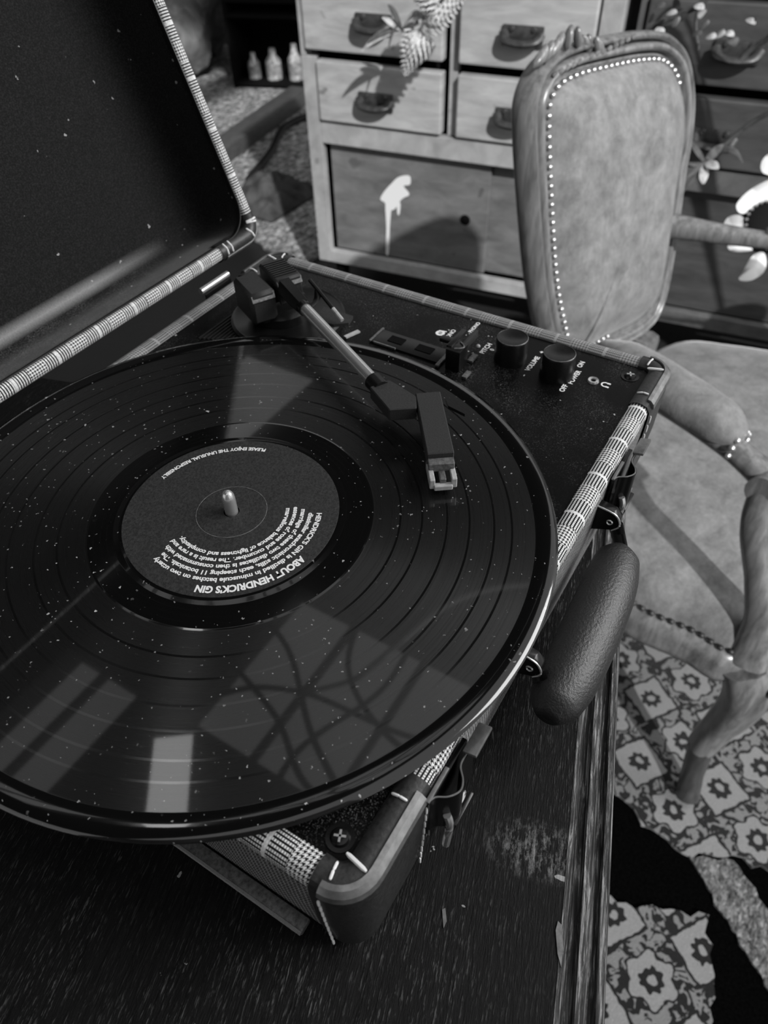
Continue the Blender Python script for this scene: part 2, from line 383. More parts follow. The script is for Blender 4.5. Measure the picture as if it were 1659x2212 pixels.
def prism(bm, pts, z0, z1, M=None):
    lo = [bm.verts.new((M @ Vector((x, y, z0))) if M else (x, y, z0)) for x, y in pts]; hi = [bm.verts.new((M @ Vector((x, y, z1))) if M else (x, y, z1)) for x, y in pts]
    n = len(pts)
    bm.faces.new(lo[::-1]); bm.faces.new(hi)
    for i in range(n): bm.faces.new((lo[i], lo[(i + 1) % n], hi[(i + 1) % n], hi[i]))
    return bm
def ball(bm, c, r, sc=(1, 1, 1), sub=2, rot=None):
    b = bmesh.new(); bmesh.ops.create_icosphere(b, subdivisions=sub, radius=r)
    m = Matrix.Translation(c) @ (rot if rot is not None else Matrix.Identity(4)) @ Matrix.Diagonal((*sc, 1))
    bmesh.ops.transform(b, matrix=m, verts=b.verts[:]); me = bpy.data.meshes.new('t'); b.to_mesh(me); b.free(); bm.from_mesh(me); bpy.data.meshes.remove(me); return bm
def text_me(s, size, off=0.0, align='CENTER', space=1.0):
    cu = bpy.data.curves.new('t', 'FONT'); cu.body = s; cu.size = size; cu.align_x = align; cu.offset = off; cu.space_character = space; cu.resolution_u = 3
    o = bpy.data.objects.new('t', cu); COL.objects.link(o); dg = bpy.context.evaluated_depsgraph_get()
    me = bpy.data.meshes.new_from_object(o.evaluated_get(dg)); bpy.data.objects.remove(o); bpy.data.curves.remove(cu); return me
def at(u, v, z):
    d = CR * ((u - IW / 2) / FPX) + CD * ((v - IH / 2) / FPX) + CF; return CPOS + d * ((z - CPOS.z) / d.z)
def atp(u, v, P0, n):
    d = CR * ((u - IW / 2) / FPX) + CD * ((v - IH / 2) / FPX) + CF; return CPOS + d * ((Vector(P0) - CPOS).dot(n) / d.dot(n))
# ================================================================== room shell
XA, XB, YF, YB = -.112, .231, -.1415, .1525
ZT = -.078
bm = NB(); box(bm, (1.2, .9, FL - .03), (6.6, 6.4, .06)); struct('floor', bm, 'floor', smooth=False)
# rough stone walls behind
def rough_wall(name, p0, p1, h, nx=60, nz=40, amp=.10, seed=1):
    from mathutils import noise as mn
    bm = NB(); p0 = Vector(p0); p1 = Vector(p1); d = (p1 - p0); nrm = Vector((d.y, -d.x, 0)).normalized(); g = []
    for layer in (0, 1):
        gg = []
        for i in range(nx + 1):
            row = []
            for k in range(nz + 1):
                p = p0 + d * (i / nx) + Vector((0, 0, h * k / nz))
                if layer == 0: a = amp * mn.fractal(p * 2.2 + Vector((seed, 0, 0)), .8, 2.2, 5); p = p + nrm * (a + abs(mn.noise(p * 3.1)) * amp)
                else: p = p - nrm * .15
                row.append(bm.verts.new(p))
            gg.append(row)
        g.append(gg)
        for i in range(nx):
            for k in range(nz): bm.faces.new((gg[i][k], gg[i + 1][k], gg[i + 1][k + 1], gg[i][k + 1]))
    return struct(name, bm, 'stone', angle=80)
rough_wall('wall_back', (4.2, -2.2, FL), (4.2, 4.1, FL), 2.5, seed=1)
rough_wall('wall_left', (4.2, 3.9, FL), (-2.1, 3.9, FL), 2.5, seed=5)
sd2 = Vector((.65, .76, 0)).normalized(); sp2 = Vector((.76, -.65, 0)).normalized()
wc = -sd2 * 1.35 + sp2 * (-1.0 + .29) ; bm = NB(); box(bm, (wc.x, wc.y, FL + 1.3), (2.0, .16, 2.6), 0, math.atan2(sp2.y, sp2.x)); struct('sun_block_wall', bm, 'stone', smooth=False)  # unseen wall added to keep the sun off the player and table
# ceiling with three skylight openings
ZC = 1.6
OPEN = [(.36, .94, .12, .86), (1.02, 1.98, 1.42, 2.72), (-.10, .40, .98, 1.32)]
xs = sorted({-2.1, 2.3, *[v for o in OPEN for v in o[:2]]}); ys = sorted({0.0, 2.95, *[v for o in OPEN for v in o[2:]]})
bm = NB()
for a, b in zip(xs, xs[1:]):
    for c, d in zip(ys, ys[1:]):
        mx, my = (a + b) / 2, (c + d) / 2
        if any(o[0] < mx < o[1] and o[2] < my < o[3] for o in OPEN): continue
        box(bm, (mx, my, ZC + .06), (b - a, d - c, .12))
bmesh.ops.remove_doubles(bm, verts=bm.verts[:], dist=1e-5)
struct('ceiling', bm, 'ceiling', smooth=False)
for k, (x0, x1, y0, y1) in enumerate(OPEN):
    w = thing('window_%d' % (k + 1), None, None, ((x0 + x1) / 2, (y0 + y1) / 2, ZC), kind='structure', world=True)
    for sx in (x0 + .012, x1 - .012):
        bm = NB(); box(bm, (sx, (y0 + y1) / 2, ZC + .02), (.024, y1 - y0, .05)); add('window_frame', bm, 'bar', w, smooth=False)
    for sy in (y0 + .012, y1 - .012):
        bm = NB(); box(bm, ((x0 + x1) / 2, sy, ZC + .02), (x1 - x0 - .048, .024, .05)); add('window_frame', bm, 'bar', w, smooth=False)
    nb = 2 if k < 2 else (1 if k == 2 else 0)
    for i in range(1, nb + 1):
        bm = NB(); box(bm, ((x0 + x1) / 2, y0 + (y1 - y0) * i / (nb + 1), ZC + .02), (x1 - x0 - .048, .016, .03)); add('glazing_bar', bm, 'bar', w, smooth=False)
# bare vine trained under the skylight (mirrored in the disc)
vine = thing('bare_vine', 'bare dark vine stems trained along the ceiling under the skylight', 'vine', (.55, 1.16, ZC), world=True)
VP = [[(.10, .42, 0), (.42, .50, -.03), (.72, .40, -.04), (1.05, .44, 0)], [(.30, .10, 0), (.48, .46, -.05), (.70, .74, -.05), (.78, 1.14, 0)],
      [(.62, .05, 0), (.60, .30, -.03), (.72, .52, -.04), (1.0, .62, 0)], [(.20, .90, 0), (.46, .78, -.04), (.58, .58, -.06), (.66, .20, -.03), (.95, .14, 0)],
      [(.40, .05, 0), (.38, .40, -.03), (.50, .62, -.05), (.60, 1.0, -.03), (.52, 1.14, 0)], [(-.3, 1.2, 0), (-.1, 1.05, -.03), (.0, .95, -.03), (.15, .82, 0)]]
for pth in VP:
    bm = NB(); tube(bm, crom([(a, b, ZC - .02 + c) for a, b, c in pth], 10), [.011, .009, .008, .011], 6); add('stem', bm, 'bar', vine)
bm = NB(); tube(bm, crom([(.60, .62, ZC), (.68, .50, ZC - .05), (.75, .46, ZC - .07), (1.02, .39, ZC - .07), (1.17, .31, ZC - .05), (1.31, .20, ZC)], 10), .010, 8)
o = add('ceiling_cable', bm, 'petal'); tag(o, 'pale cable looped along the ceiling beside the skylight', 'cable')

lc_ = Vector((.232, .752, ZC - .012)); lang = math.atan2(.73 - .63 + .88 - .77, .13 - .17 + .28 - .35) ; la2 = math.atan2(.77 - .63, .35 - .17)
lmp = thing('streak_panel', 'unseen light panel in a black frame, added for the streak on the vinyl', 'lamp', (lc_.x, lc_.y, ZC), world=True)  # added panel; its mirror image makes the bright streak on the vinyl
for k in range(4):
    w_, h_ = ((.26, .012), (.26, .012), (.012, .13), (.012, .13))[k]; off = Matrix.Rotation(la2, 4, 'Z') @ Vector(((0, .059, 0), (0, -.059, 0), (.124, 0, 0), (-.124, 0, 0))[k])
    bm = NB(); box(bm, lc_ + off, (w_, h_, .024), 0, la2); add('frame', bm, 'bar', lmp, smooth=False)
lla = bpy.data.lights.new('streak_light', 'AREA'); llo = bpy.data.objects.new('streak_light', lla); COL.objects.link(llo); lla.shape = 'RECTANGLE'; lla.size = .235; lla.size_y = .105; lla.energy = .36
llo.location = (lc_.x, lc_.y, ZC - .012 + ZR); llo.rotation_euler = (0, 0, la2)
# ================================================================== rugs
rug = thing('rug', 'dark rug with pale floral medallion border under the armchair', 'rug', (.9, -.35, FL), world=True)
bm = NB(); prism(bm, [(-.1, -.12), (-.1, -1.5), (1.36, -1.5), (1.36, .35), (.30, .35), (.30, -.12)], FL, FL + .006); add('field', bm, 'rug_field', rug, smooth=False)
def jag(pts, amp=.006, step=.011, seed=3):
    rnd = random.Random(seed); out = []
    for a, b in zip(pts, pts[1:]):
        a = Vector(a); b = Vector(b); d = b - a; n = max(1, int(d.length / step)); nn = Vector((-d.y, d.x)).normalized()
        for i in range(n): out.append(tuple(a + d * (i / n) + nn * (rnd.uniform(-1, 1) * amp)))
    return out
edgeA = jag([(.47, .34), (.43, -.15), (.414, -.239), (.393, -.285), (.384, -.339), (.416, -.388), (.424, -.439), (.46, -.60), (.47, -1.2)])
bm = NB(); prism(bm, edgeA + [(1.35, -1.4), (1.35, .34)], FL + .006, FL + .011); add('patterned_border', bm, 'rug', rug, smooth=False)
edgeB = jag([(.285, -.13), (.272, -.20), (.272, -.277), (.30, -.345), (.322, -.39), (.262, -.408), (.24, -.416), (.20, -.424), (.12, -.44), (.0, -.50)])
bm = NB(); prism(bm, edgeB + [(-.09, -.5), (-.09, -.13)], FL + .006, FL + .011); add('corner_panel', bm, 'rug', rug, smooth=False)
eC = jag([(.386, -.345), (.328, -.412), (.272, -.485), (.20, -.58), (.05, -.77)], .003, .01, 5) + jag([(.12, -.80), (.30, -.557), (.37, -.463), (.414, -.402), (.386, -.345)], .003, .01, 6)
bm = NB(); prism(bm, eC, FL + .006, FL + .0105); add('sunlit_strip', bm, 'shag', rug, smooth=False)  # sunlit strip between shadows, built as a paler piece of rug
bm = NB(); prism(bm, jag([(1.54, 1.20), (1.98, 1.20), (3.3, 1.35), (3.7, 2.6), (3.2, 3.5), (2.6, 3.5), (1.9, 2.2), (1.54, 1.20)], .02, .05), FL + .001, FL + .012)
tag(add('mottled_rug', bm, 'mottled', smooth=False), 'pale mottled shaggy rug on the floor behind the record player', 'rug')
bm = NB(); d = Vector((2.95 - 2.15, 2.17 - 2.02, 0)); box(bm, (2.44, 2.07, FL + .043), (.84, .10, .06), .006, math.atan2(d.y, d.x))
tag(add('wooden_plank', bm, wood('plank_wood', .03, .07, .5, (6, 50, 50))), 'dark wooden plank lying on the mottled rug', 'plank')
bm = NB(); tube(bm, crom([(1.98, 1.76, FL + .027), (2.25, 1.86, FL + .027), (2.5, 1.98, FL + .027), (2.72, 1.96, FL + .027), (2.95, 1.90, FL + .027)], 8), .014, 8)
tag(add('black_hose', bm, 'black_plastic'), 'black hose lying in a curve on the mottled rug', 'hose')
# weathered stone block far behind
from mathutils import noise as mnoise
bm = NB(); bmesh.ops.create_icosphere(bm, subdivisions=5, radius=1.0)
for v in bm.verts:
    q = v.co.copy(); k_ = 1 + .28 * mnoise.fractal(q * 1.6 + Vector((3, 1, 0)), .9, 2.1, 6) + .10 * abs(mnoise.noise(q * 5))
    v.co = Vector((3.05 + q.x * .42 * k_, 3.12 + q.y * .36 * k_, FL + .503 + max(-.49, q.z * .62 * k_)))
tag(add('stone_block', bm, 'stone', angle=60), 'weathered rough stone block standing on the mottled rug by the rack', 'stone')
# dark cloth heap on the floor by the cabinet
from mathutils import noise as mnoise
bm = NB(); bmesh.ops.create_grid(bm, x_segments=40, y_segments=40, size=1.0)
for v in bm.verts:
    r = max(abs(v.co.x), abs(v.co.y)); h = max(0, 1 - r ** 2.2)
    v.co = Vector((1.90 + v.co.x * .15, 1.60 + v.co.y * .13, FL + .016 + h * (.05 + .07 * abs(mnoise.noise(v.co * 2.3)))))
o = add('folded_cloth', bm, plain('grey_cloth', .05, .9, .1, nz=18, bs=.2, var=.5), angle=80); tag(o, 'grey crumpled cloth on the floor beside the drawer cabinet', 'cloth')
md = o.modifiers.new('s', 'SOLIDIFY'); md.thickness = .004

# ================================================================== table
E0 = Vector((.178, -.146, ZT)); EA = math.atan2(.08, .259)
tab = thing('table', 'dark worn wooden table with a moulded edge under the record player', 'table', (E0.x, E0.y, FL), EA)
TZ = ZT - FL
T0, T1, TD = -1.1, .040, .78
bm = NB(); box(bm, ((T0 + T1) / 2, (.018 + TD) / 2, TZ - .0125), (T1 - T0, TD - .018, .025)); add('table_top', bm, 'table', tab, smooth=False)
prof = [(.018, -.025), (.002, -.025), (0, -.021), (0, -.003), (.001, -.0008), (.0036, -.0004), (.0046, -.0030), (.0070, -.0030), (.0080, .0004), (.0112, .0006), (.0124, -.0022), (.0158, -.0022), (.0168, 0), (.0184, 0.0002)]
bm = NB(); loft(bm, [(Vector((T0 + (T1 - T0) * i / 80, 0)), Vector((0, 1))) for i in range(81)], [(d, TZ + z) for d, z in prof], closed=False, capends=True)
add('edge_moulding', bm, 'table_edge', tab)
for x in (T0 + .08, T1 - .10):
    for y in (.24, TD - .08):
        bm = NB(); lathe(bm, [(.0, 0), (.016, 0), (.02, .05), (.026, .4), (.03, TZ - .12), (.032, TZ - .03), (0, TZ - .03)], (x, y, 0), 16); add('leg', bm, 'table', tab)
bm = NB(); box(bm, ((T0 + T1) / 2, .09, TZ - .06), (T1 - T0 - .12, .02, .07)); add('apron', bm, 'table', tab, smooth=False)
TI = (Matrix.Translation((E0.x, E0.y, FL)) @ Matrix.Rotation(EA, 4, 'Z')).inverted()
def tpt(u, v):
    p = TI @ at(u, v, ZT); return (p.x, p.y)
for pts in ([(1205, 1990), (1214, 2000), (1216, 2050), (1212, 2090), (1204, 2060), (1200, 2010)], [(955, 1965), (962, 1962), (965, 1990), (958, 2005)]):
    bm = NB(); prism(bm, [tpt(*q) for q in pts][::-1], TZ - .0005, TZ + .0005); add('bare_chip', bm, 'table_chip', tab, smooth=False)

# ================================================================== record player
pl = thing('record_player', 'black suitcase record player with tweed trim and its lid open', 'record player', (.06, 0, ZT), world=True)
ZRIM = -.008
RING = rrect(XA, XB, YF, YB, .014, 8, 64)
def sub(ring, cx, cy, lx, ly):
    n = len(ring); k = next(i for i, (p, _) in enumerate(ring) if abs(p.x - cx) > .1 and abs(p.y - cy) > .1) if False else None
    idx = [i for i, (p, _) in enumerate(ring) if abs(p.x - cx) < lx and abs(p.y - cy) < ly]
    brk = next((i for i in range(len(idx) - 1) if idx[i + 1] - idx[i] > 1), None)
    if brk is not None: idx = idx[brk + 1:] + idx[:brk + 1]
    return [ring[i] for i in idx]
# body walls, flange, feet
bm = NB(); loft(bm, RING, [(-.0005, ZRIM - .006), (0, ZRIM - .010), (-.001, -.045), (-.003, ZT + .006), (-.010, ZT + .004), (-.03, ZT + .004)])
add('case_wall', bm, 'weave', pl)
bm = NB(); bm.faces.new([bm.verts.new((p.x - n.x * .004, p.y - n.y * .004, ZT + .0045)) for p, n in RING]); add('base_plate', bm, 'black_plastic', pl)
bm = NB(); box(bm, (XA - .0010, (YF + YB) / 2 + .012, ZT + .0065), (.006, YB - YF - .028, .004), .0008); fg = add('base_flange', bm, 'grey_edge', pl)
bm = NB(); tube(bm, [(XA - .0040, YF + .026 + i * .01, ZT + .0082) for i in range(26)], .0009, 6); add('flange_edge', bm, 'bright_metal', fg)
for x in (XA + .03, XB - .03):
    for y in (YF + .03, YB - .03):
        bm = NB(); lathe(bm, [(0, ZT), (.006, ZT), (.007, ZT + .0045), (0, ZT + .0045)], (x, y, 0), 16); add('rubber_foot', bm, 'black_plastic', pl)
rimp = [(-.0105, ZRIM - .004), (-.0103, ZRIM - .0012), (-.009, ZRIM - .0002), (-.0065, ZRIM + .0006), (-.004, ZRIM + .0004), (-.0015, ZRIM - .0006), (0, ZRIM - .003), (.0002, ZRIM - .0065), (-.0004, ZRIM - .0095)]
def edge_of(ring, x0, x1, y0, y1): return [q for q in ring if x0 <= q[0].x <= x1 and y0 <= q[0].y <= y1]
n = len(RING)
half = RING[n // 8:] + RING[:n // 8]
cor = {'front': lambda p: p.y < YF + .0141, 'side': lambda p: p.x > XB - .0141 and p.y >= YF + .0141, 'back': lambda p: p.y > YB - .0141 and p.x <= XB - .0141, 'near': lambda p: p.x < XA + .0141 and YF + .0141 <= p.y <= YB - .0141}
def run(f):
    idx = [i for i, (p, _) in enumerate(RING) if f(p)]
    brk = next((i for i in range(len(idx) - 1) if idx[i + 1] - idx[i] > 1), None)
    if brk is not None: idx = idx[brk + 1:] + idx[:brk + 1]
    idx = idx + [(idx[-1] + 1) % n]
    return [RING[i] for i in idx]
for nm, mt in (('front', 'tweed'), ('side', 'tweed_soft'), ('back', 'tweed_soft'), ('near', 'tweed')):
    bm = NB(); loft(bm, run(cor[nm]), rimp, closed=False); add('tweed_trim', bm, mt, pl)
# deck
dk = rrect(XA + .0100, XB - .0100, YF + .0100, YB - .0100, .006, 6, 4)
bm = NB(); prism(bm, [(p.x, p.y) for p, _ in dk], ZRIM - .006, ZRIM - .0022); deck = add('deck_plate', bm, 'deck', pl, smooth=False)
ZD = ZRIM - .0022
# corner guards, worn edge, stitches
def stitch(par, a, b, r=.00055):
    a = Vector(a); b = Vector(b); add('stitch', tube(NB(), [a, a.lerp(b, .15), a.lerp(b, .85), b], [r * .6, r, r, r * .6], 6), 'thread', par)
def guard(cx, cy, lx, ly):
    rg = sub(RING, cx, cy, lx, ly)
    gp = [(-.0110, ZRIM - .0035), (-.0108, ZRIM - .0008), (-.009, ZRIM + .0008), (-.0065, ZRIM + .0016), (-.004, ZRIM + .0014), (-.0010, ZRIM + .0004), (.0010, ZRIM - .003), (.0012, ZRIM - .008), (.0004, -.045), (-.0018, ZT + .006), (-.004, ZT + .005)]
    bm = NB(); loft(bm, rg, gp, closed=False, capends=False); o = add('corner_guard', bm, 'leather', pl, label='black leather corner guard')
    ep = [(-.0026, ZRIM + .0012), (-.0024, ZRIM + .0022), (-.0005, ZRIM + .0017), (.0014, ZRIM - .0002), (.0020, ZRIM - .0030), (.0012, ZRIM - .0034)]
    bm = NB(); loft(bm, rg[1:-1], ep, closed=False, capends=True); add('worn_edge', bm, 'worn_edge', o, angle=18)
    bm = o
    for p, nn in (rg[1], rg[-2]):
        for k in range(9):
            z0 = ZRIM - .008 - k * .0066; off = .0016 - .0022 * (k / 9)
            q = p + nn * off; stitch(bm, (q.x, q.y, z0), (q.x, q.y, z0 - .005))
    for p, nn in (rg[2], rg[-3]):
        q0 = p - nn * .0098; q1 = p - nn * .0035; stitch(bm, (q0.x, q0.y, ZRIM + .0008), ((q0.x + q1.x) / 2, (q0.y + q1.y) / 2, ZRIM + .0021)); stitch(bm, ((q0.x + q1.x) / 2, (q0.y + q1.y) / 2, ZRIM + .0021), (q1.x, q1.y, ZRIM + .0019))
    m = rg[len(rg) // 2]; q0 = m[0] - m[1] * .012; q1 = m[0] - m[1] * .003
    stitch(bm, (q0.x, q0.y, ZRIM + .0012), (q1.x, q1.y, ZRIM + .002), .0008)
guard(XA, YF, .050, .019); guard(XB, YF, .052, .019); guard(XB, YB, .046, .022); guard(XA, YB, .046, .022)
def screw(x, y):
    bm = NB(); lathe(bm, [(0, ZD + .0016), (.0014, ZD + .0018), (.0030, ZD + .0014), (.0036, ZD + .0004), (.0052, ZD + .0005), (.0054, ZD - .0002), (0, ZD - .0002)], (x, y, 0), 20); o = add('screw', bm, 'black_metal', pl)
    bm = NB(); box(bm, (x, y, ZD + .0018), (.0042, .0008, .0004), 0, .4); box(bm, (x, y, ZD + .0018), (.0008, .0042, .0004), 0, .4); add('screw_slot', bm, 'bright_metal', o, smooth=False)
for q in ((-.0945, -.1240), (.2095, -.1225), (.2110, .1330), (-.0945, .1330)): screw(*q)
# platter + spindle
bm = NB(); lathe(bm, [(0, ZD), (.098, ZD), (.1, ZD + .002), (.1, -.0032), (.098, -.0024), (0, -.0024)], (0, 0, 0), 64); add('platter', bm, 'black_plastic', pl)
bm = NB(); lathe(bm, [(.0031, -.0024), (.0031, .0085), (.0029, .0108), (.0021, .0126), (.0010, .0134), (0, .0136)], (0, 0, 0), 24); add('spindle', bm, 'bright_metal', pl, label='polished metal spindle')
# ribs on the deck behind the tonearm
for i in range(12):
    bm = NB(); box(bm, (.146 - .0 * i, .1245 - i * .0026, ZD + .0005), (.062 - i * .002, .0010, .0010)); add('deck_rib', bm, 'matt_plastic', pl, smooth=False)
# knobs
def knob(x, y, r=.0094, h=.0150):
    bm = NB(); lathe(bm, [(0, ZD), (r * 1.06, ZD), (r * 1.04, ZD + .002), (r, ZD + h - .0012), (r * .97, ZD + h - .0003), (r * .92, ZD + h), (r * .6, ZD + h - .0009), (0, ZD + h - .0014)], (x, y, 0), 40)
    o = add('knob', bm, 'black_plastic', pl, angle=30)
    bm = NB(); lathe(bm, [(r * .955, ZD + h - .0004), (r * .975, ZD + h + .0001), (r * .94, ZD + h + .0003)], (x, y, 0), 40); add('knob_rim', bm, 'grey_edge', o)
knob(.1917, -.0549); knob(.1902, -.0848)
bm = NB(); lathe(bm, [(.0014, ZD - .0001), (.0016, ZD + .0010), (.0030, ZD + .0012), (.0034, ZD + .0002)], (.1947, -.1057, 0), 24); add('headphone_jack', bm, 'bright_metal', pl)
bm = NB(); lathe(bm, [(0, ZD + .0003), (.0015, ZD + .0003)], (.1947, -.1057, 0), 24); add('jack_hole', bm, 'dark_slot', pl)
bm = NB(); ball(bm, (.1942, -.0321, ZD), .0015); add('indicator_lamp', bm, 'clear_grey', pl)
def dtext(s, x, y, size, rz=0.0, off=.00012):
    me = text_me(s, size, off)
    for v in me.vertices:
        c = Matrix.Rotation(rz, 4, 'Z') @ Vector((v.co.x, v.co.y - size * .34, 0)); v.co = (x + c.x, y + c.y, ZD + .00018)
    return add('printed_word', me, 'print', pl, smooth=False)
dtext('PITCH', .1945, -.0372, .0044); dtext('0', .1950, -.0412, .0036); dtext('VOLUME', .1937, -.0684, .0042); dtext('+', .2073, -.0684, .0042); dtext('-', .1802, -.0684, .005)
dtext('OFF', .1800, -.0935, .0042); dtext('POWER', .1930, -.0950, .0042); dtext('ON', .2070, -.0935, .0042); dtext('PHONO', .1958, -.0108, .0042); dtext('PHONO', .2122, -.0205, .0036); dtext(')', .2020, -.0180, .004); dtext('I', .2052, -.0168, .004)
def ringme(x, y, r0, r1, a0=0, a1=360):
    bm = NB(); N = 20; A = [bm.verts.new((x + r0 * cos(R_(a0 + (a1 - a0) * i / N)), y + r0 * sin(R_(a0 + (a1 - a0) * i / N)), ZD + .0002)) for i in range(N + 1)]
    B = [bm.verts.new((x + r1 * cos(R_(a0 + (a1 - a0) * i / N)), y + r1 * sin(R_(a0 + (a1 - a0) * i / N)), ZD + .0002)) for i in range(N + 1)]
    for i in range(N): bm.faces.new((A[i], A[i + 1], B[i + 1], B[i]))
    return bm
bm = ringme(.1948, -.1128, .0015, .0024, -50, 230); box(bm, (.1930, -.1146, ZD + .0001), (.0012, .0018, .0003)); box(bm, (.1966, -.1146, ZD + .0001), (.0012, .0018, .0003)); add('printed_headphone_symbol', bm, 'print', pl, smooth=False)
bm = ringme(.1958, -.0048, .0014, .0030); box(bm, (.1958, -.0048, ZD + .0001), (.0008, .0026, .0003), 0, .3); box(bm, (.1985, -.0052, ZD + .0001), (.0010, .0050, .0003), 0, .2); add('printed_symbol', bm, 'print', pl, smooth=False)
# arm rest and switch tray
tr = add('switch_tray', box(NB(), (.1730, .0030, ZD + .0006), (.0150, .050, .0012), .0004), 'black_plastic', pl)
for (x, y, sx, sy) in ((.1738, .0140, .0065, .0100), (.1738, -.0060, .0065, .0110)):
    add('slot', box(NB(), (x, y, ZD + .0014), (sx, sy, .0004)), 'dark_slot', tr, smooth=False)
for (x, y, sx, sy) in ((.1735, .0285, .0165, .0012), (.1655, .0180, .0010, .0160), (.1690, -.0205, .0140, .0022), (.1800, -.0355, .0080, .0035), (.1630, -.0400, .0070, .0030)):
    add('worn_strip', box(NB(), (x, y, ZD + .0010), (sx, sy, .0014), .0002), 'grey_edge', tr, smooth=False)
rest = add('arm_rest', box(NB(), (.1690, -.0300, ZD + .0070), (.0110, .0095, .0140), .0008), 'black_plastic', pl)
add('rest_clip', box(NB(), (.1760, -.0262, ZD + .0135), (.0200, .0035, .0030), .0006), 'black_plastic', rest)
add('rest_clip', box(NB(), (.1735, -.0230, ZD + .0130), (.0045, .0120, .0025), .0006), 'black_plastic', rest)
add('rest_clip', box(NB(), (.1850, -.0292, ZD + .0070), (.0240, .0022, .0050), .0004), 'matt_plastic', rest)
bm = NB(); tube(bm, [(.1655 + .0026 * i / 8 * 3 - .0, -.0300 - .0042 * sin(pi * i / 8), ZD + .0143) for i in range(9)], .0005, 6); add('rest_lip', bm, 'grey_edge', rest)
# tonearm
TA = Vector((.150, .073, .017)); TB = Vector((.103, -.018, .012)); td = (TB - TA).normalized(); ang = math.atan2(td.y, td.x); PV = Vector((.1605, .0930, .0))
bm = NB(); lathe(bm, [(0, ZD), (.037, ZD), (.037, ZD + .003), (.0355, ZD + .0042), (.034, ZD + .0034), (.0, ZD + .0034)], (.1620, .0890, 0), 48); tb = add('tonearm_base', bm, 'black_plastic', pl)
bm = NB(); lathe(bm, [(.0185, ZD + .003), (.0180, ZD + .009), (.014, ZD + .012), (.0, ZD + .012)], (PV.x, PV.y, 0), 32); add('pivot_housing', bm, 'black_plastic', tb)
ta = thing('tonearm', None, None, (0, 0, 0)); del ta
ta = add('tonearm', tube(NB(), [TA + td * .012, TB], .0036, 20), 'bright_metal', pl, label='polished metal tonearm tube')
side = Vector((-td.y, td.x, 0)).normalized(); side = side if side.x > 0 else -side
flat = Vector((td.x, td.y, 0)).normalized()
Rz = Matrix.Rotation(ang, 4, 'Z')
c = PV + Vector((0, 0, .0075)) - flat * 0.0 - side * .002
add('yoke', box(NB(), c + Vector((0, 0, -.004)), (.024, .030, .012), .001, Rz), 'black_plastic', ta)
tp = add('pivot_block', box(NB(), PV + side * .003 - flat * .001 + Vector((0, 0, .0150)), (.0270, .0175, .0175), .0014, Rz, 1), 'matt_plastic', ta)
for i in range(8):
    add('grip_ridge', box(NB(), PV + side * .003 - flat * (.001 + (i - 3.5) * .0025) + Vector((0, 0, .0240)), (.0010, .0145, .0010), 0, Rz), 'black_plastic', tp, smooth=False)
add('worn_front', box(NB(), PV + side * .003 + flat * .0122 + Vector((0, 0, .0205)), (.0012, .0165, .0042), .0002, Rz @ Matrix.Rotation(-.5, 4, 'Y')), 'grey_edge', tp, smooth=False)
cw = add('counterweight', box(NB(), PV - side * .0165 + flat * .0015 + Vector((0, 0, .0105)), (.0280, .0170, .0210), .0022, Rz, 1), 'matt_plastic', ta)
add('worn_front', box(NB(), PV - side * .0165 + flat * .0150 + Vector((0, 0, .0175)), (.0012, .0150, .0042), .0002, Rz @ Matrix.Rotation(-.5, 4, 'Y')), 'grey_edge', cw, smooth=False)
sl = (PV + flat * .006 + Vector((0, 0, .0180))); sd = TA + td * .014
bm = NB(); tube(bm, [sl, sl.lerp(sd, .6), sd], [.0066, .0060, .0050], 6); add('sleeve', bm, 'black_plastic', ta, angle=20)
bm = NB(); tube(bm, [sd - td * .001, sd + td * .003], .0045, 20); add('collar', bm, 'black_metal', ta)
# lift lever
la = Vector((.1655, .0655, .0155)); lb = Vector((.1565, .0420, .0060))
lv = add('lift_arm', tube(NB(), crom([(.1500, .0685, .0090), (.1560, .0660, .0088), (.1620, .0645, .0110), la], 6), .0022, 8, .5), 'black_plastic', pl)
add('lift_lever', tube(NB(), [la + Vector((.003, .008, .003)), la, la.lerp(lb, .62)], .0013, 8), 'black_plastic', lv)
add('lever_tip', tube(NB(), [la.lerp(lb, .62), lb], .0013, 8), 'clear_grey', lv)
bm = NB(); prism(bm, [(.1530, .0600), (.1680, .0640), (.1680, .0420), (.1600, .0400), (.1540, .0470)], .0010, .0030); add('lift_plate', bm, 'matt_plastic', lv, smooth=False)
add('white_tab', box(NB(), (.1665, .0425, ZD + .0008), (.0110, .0028, .0010), 0, -.35), 'clear_grey', pl, smooth=False)
# headshell + cartridge
bm = NB(); tube(bm, [TB - td * .007, TB + td * .002], .0050, 16); add('tube_socket', bm, 'black_plastic', ta)
hc = [(TB + td * .000 + side * .0060), (TB + side * .0065 + flat * .006), Vector((.1030, -.0405, 0)), Vector((.0945, -.0455, 0)), (TB - side * .0075 + flat * .022), (TB - side * .0060)]
bm = NB(); prism(bm, [(p.x, p.y) for p in hc], .0075, .0150); bmesh.ops.bevel(bm, geom=bm.edges[:], offset=.0005, segments=1, affect='EDGES'); hs = add('headshell', bm, 'matt_plastic', ta, smooth=False)
CB = Vector((.1085, -.0440, .0150)); CFt = Vector((.0700, -.0725, .0130)); cd = (CFt - CB); cl = cd.length; ca = math.atan2(cd.y, cd.x); cd.normalize(); RC = Matrix.Rotation(ca, 4, 'Z'); cs = Vector((-cd.y, cd.x, 0)).normalized()
cart = add('cartridge', box(NB(), CB.lerp(CFt, .5) + Vector((0, 0, -.0025)), (cl, .0130, .0075), .0005, RC, 1), 'matt_plastic', hs, smooth=False)
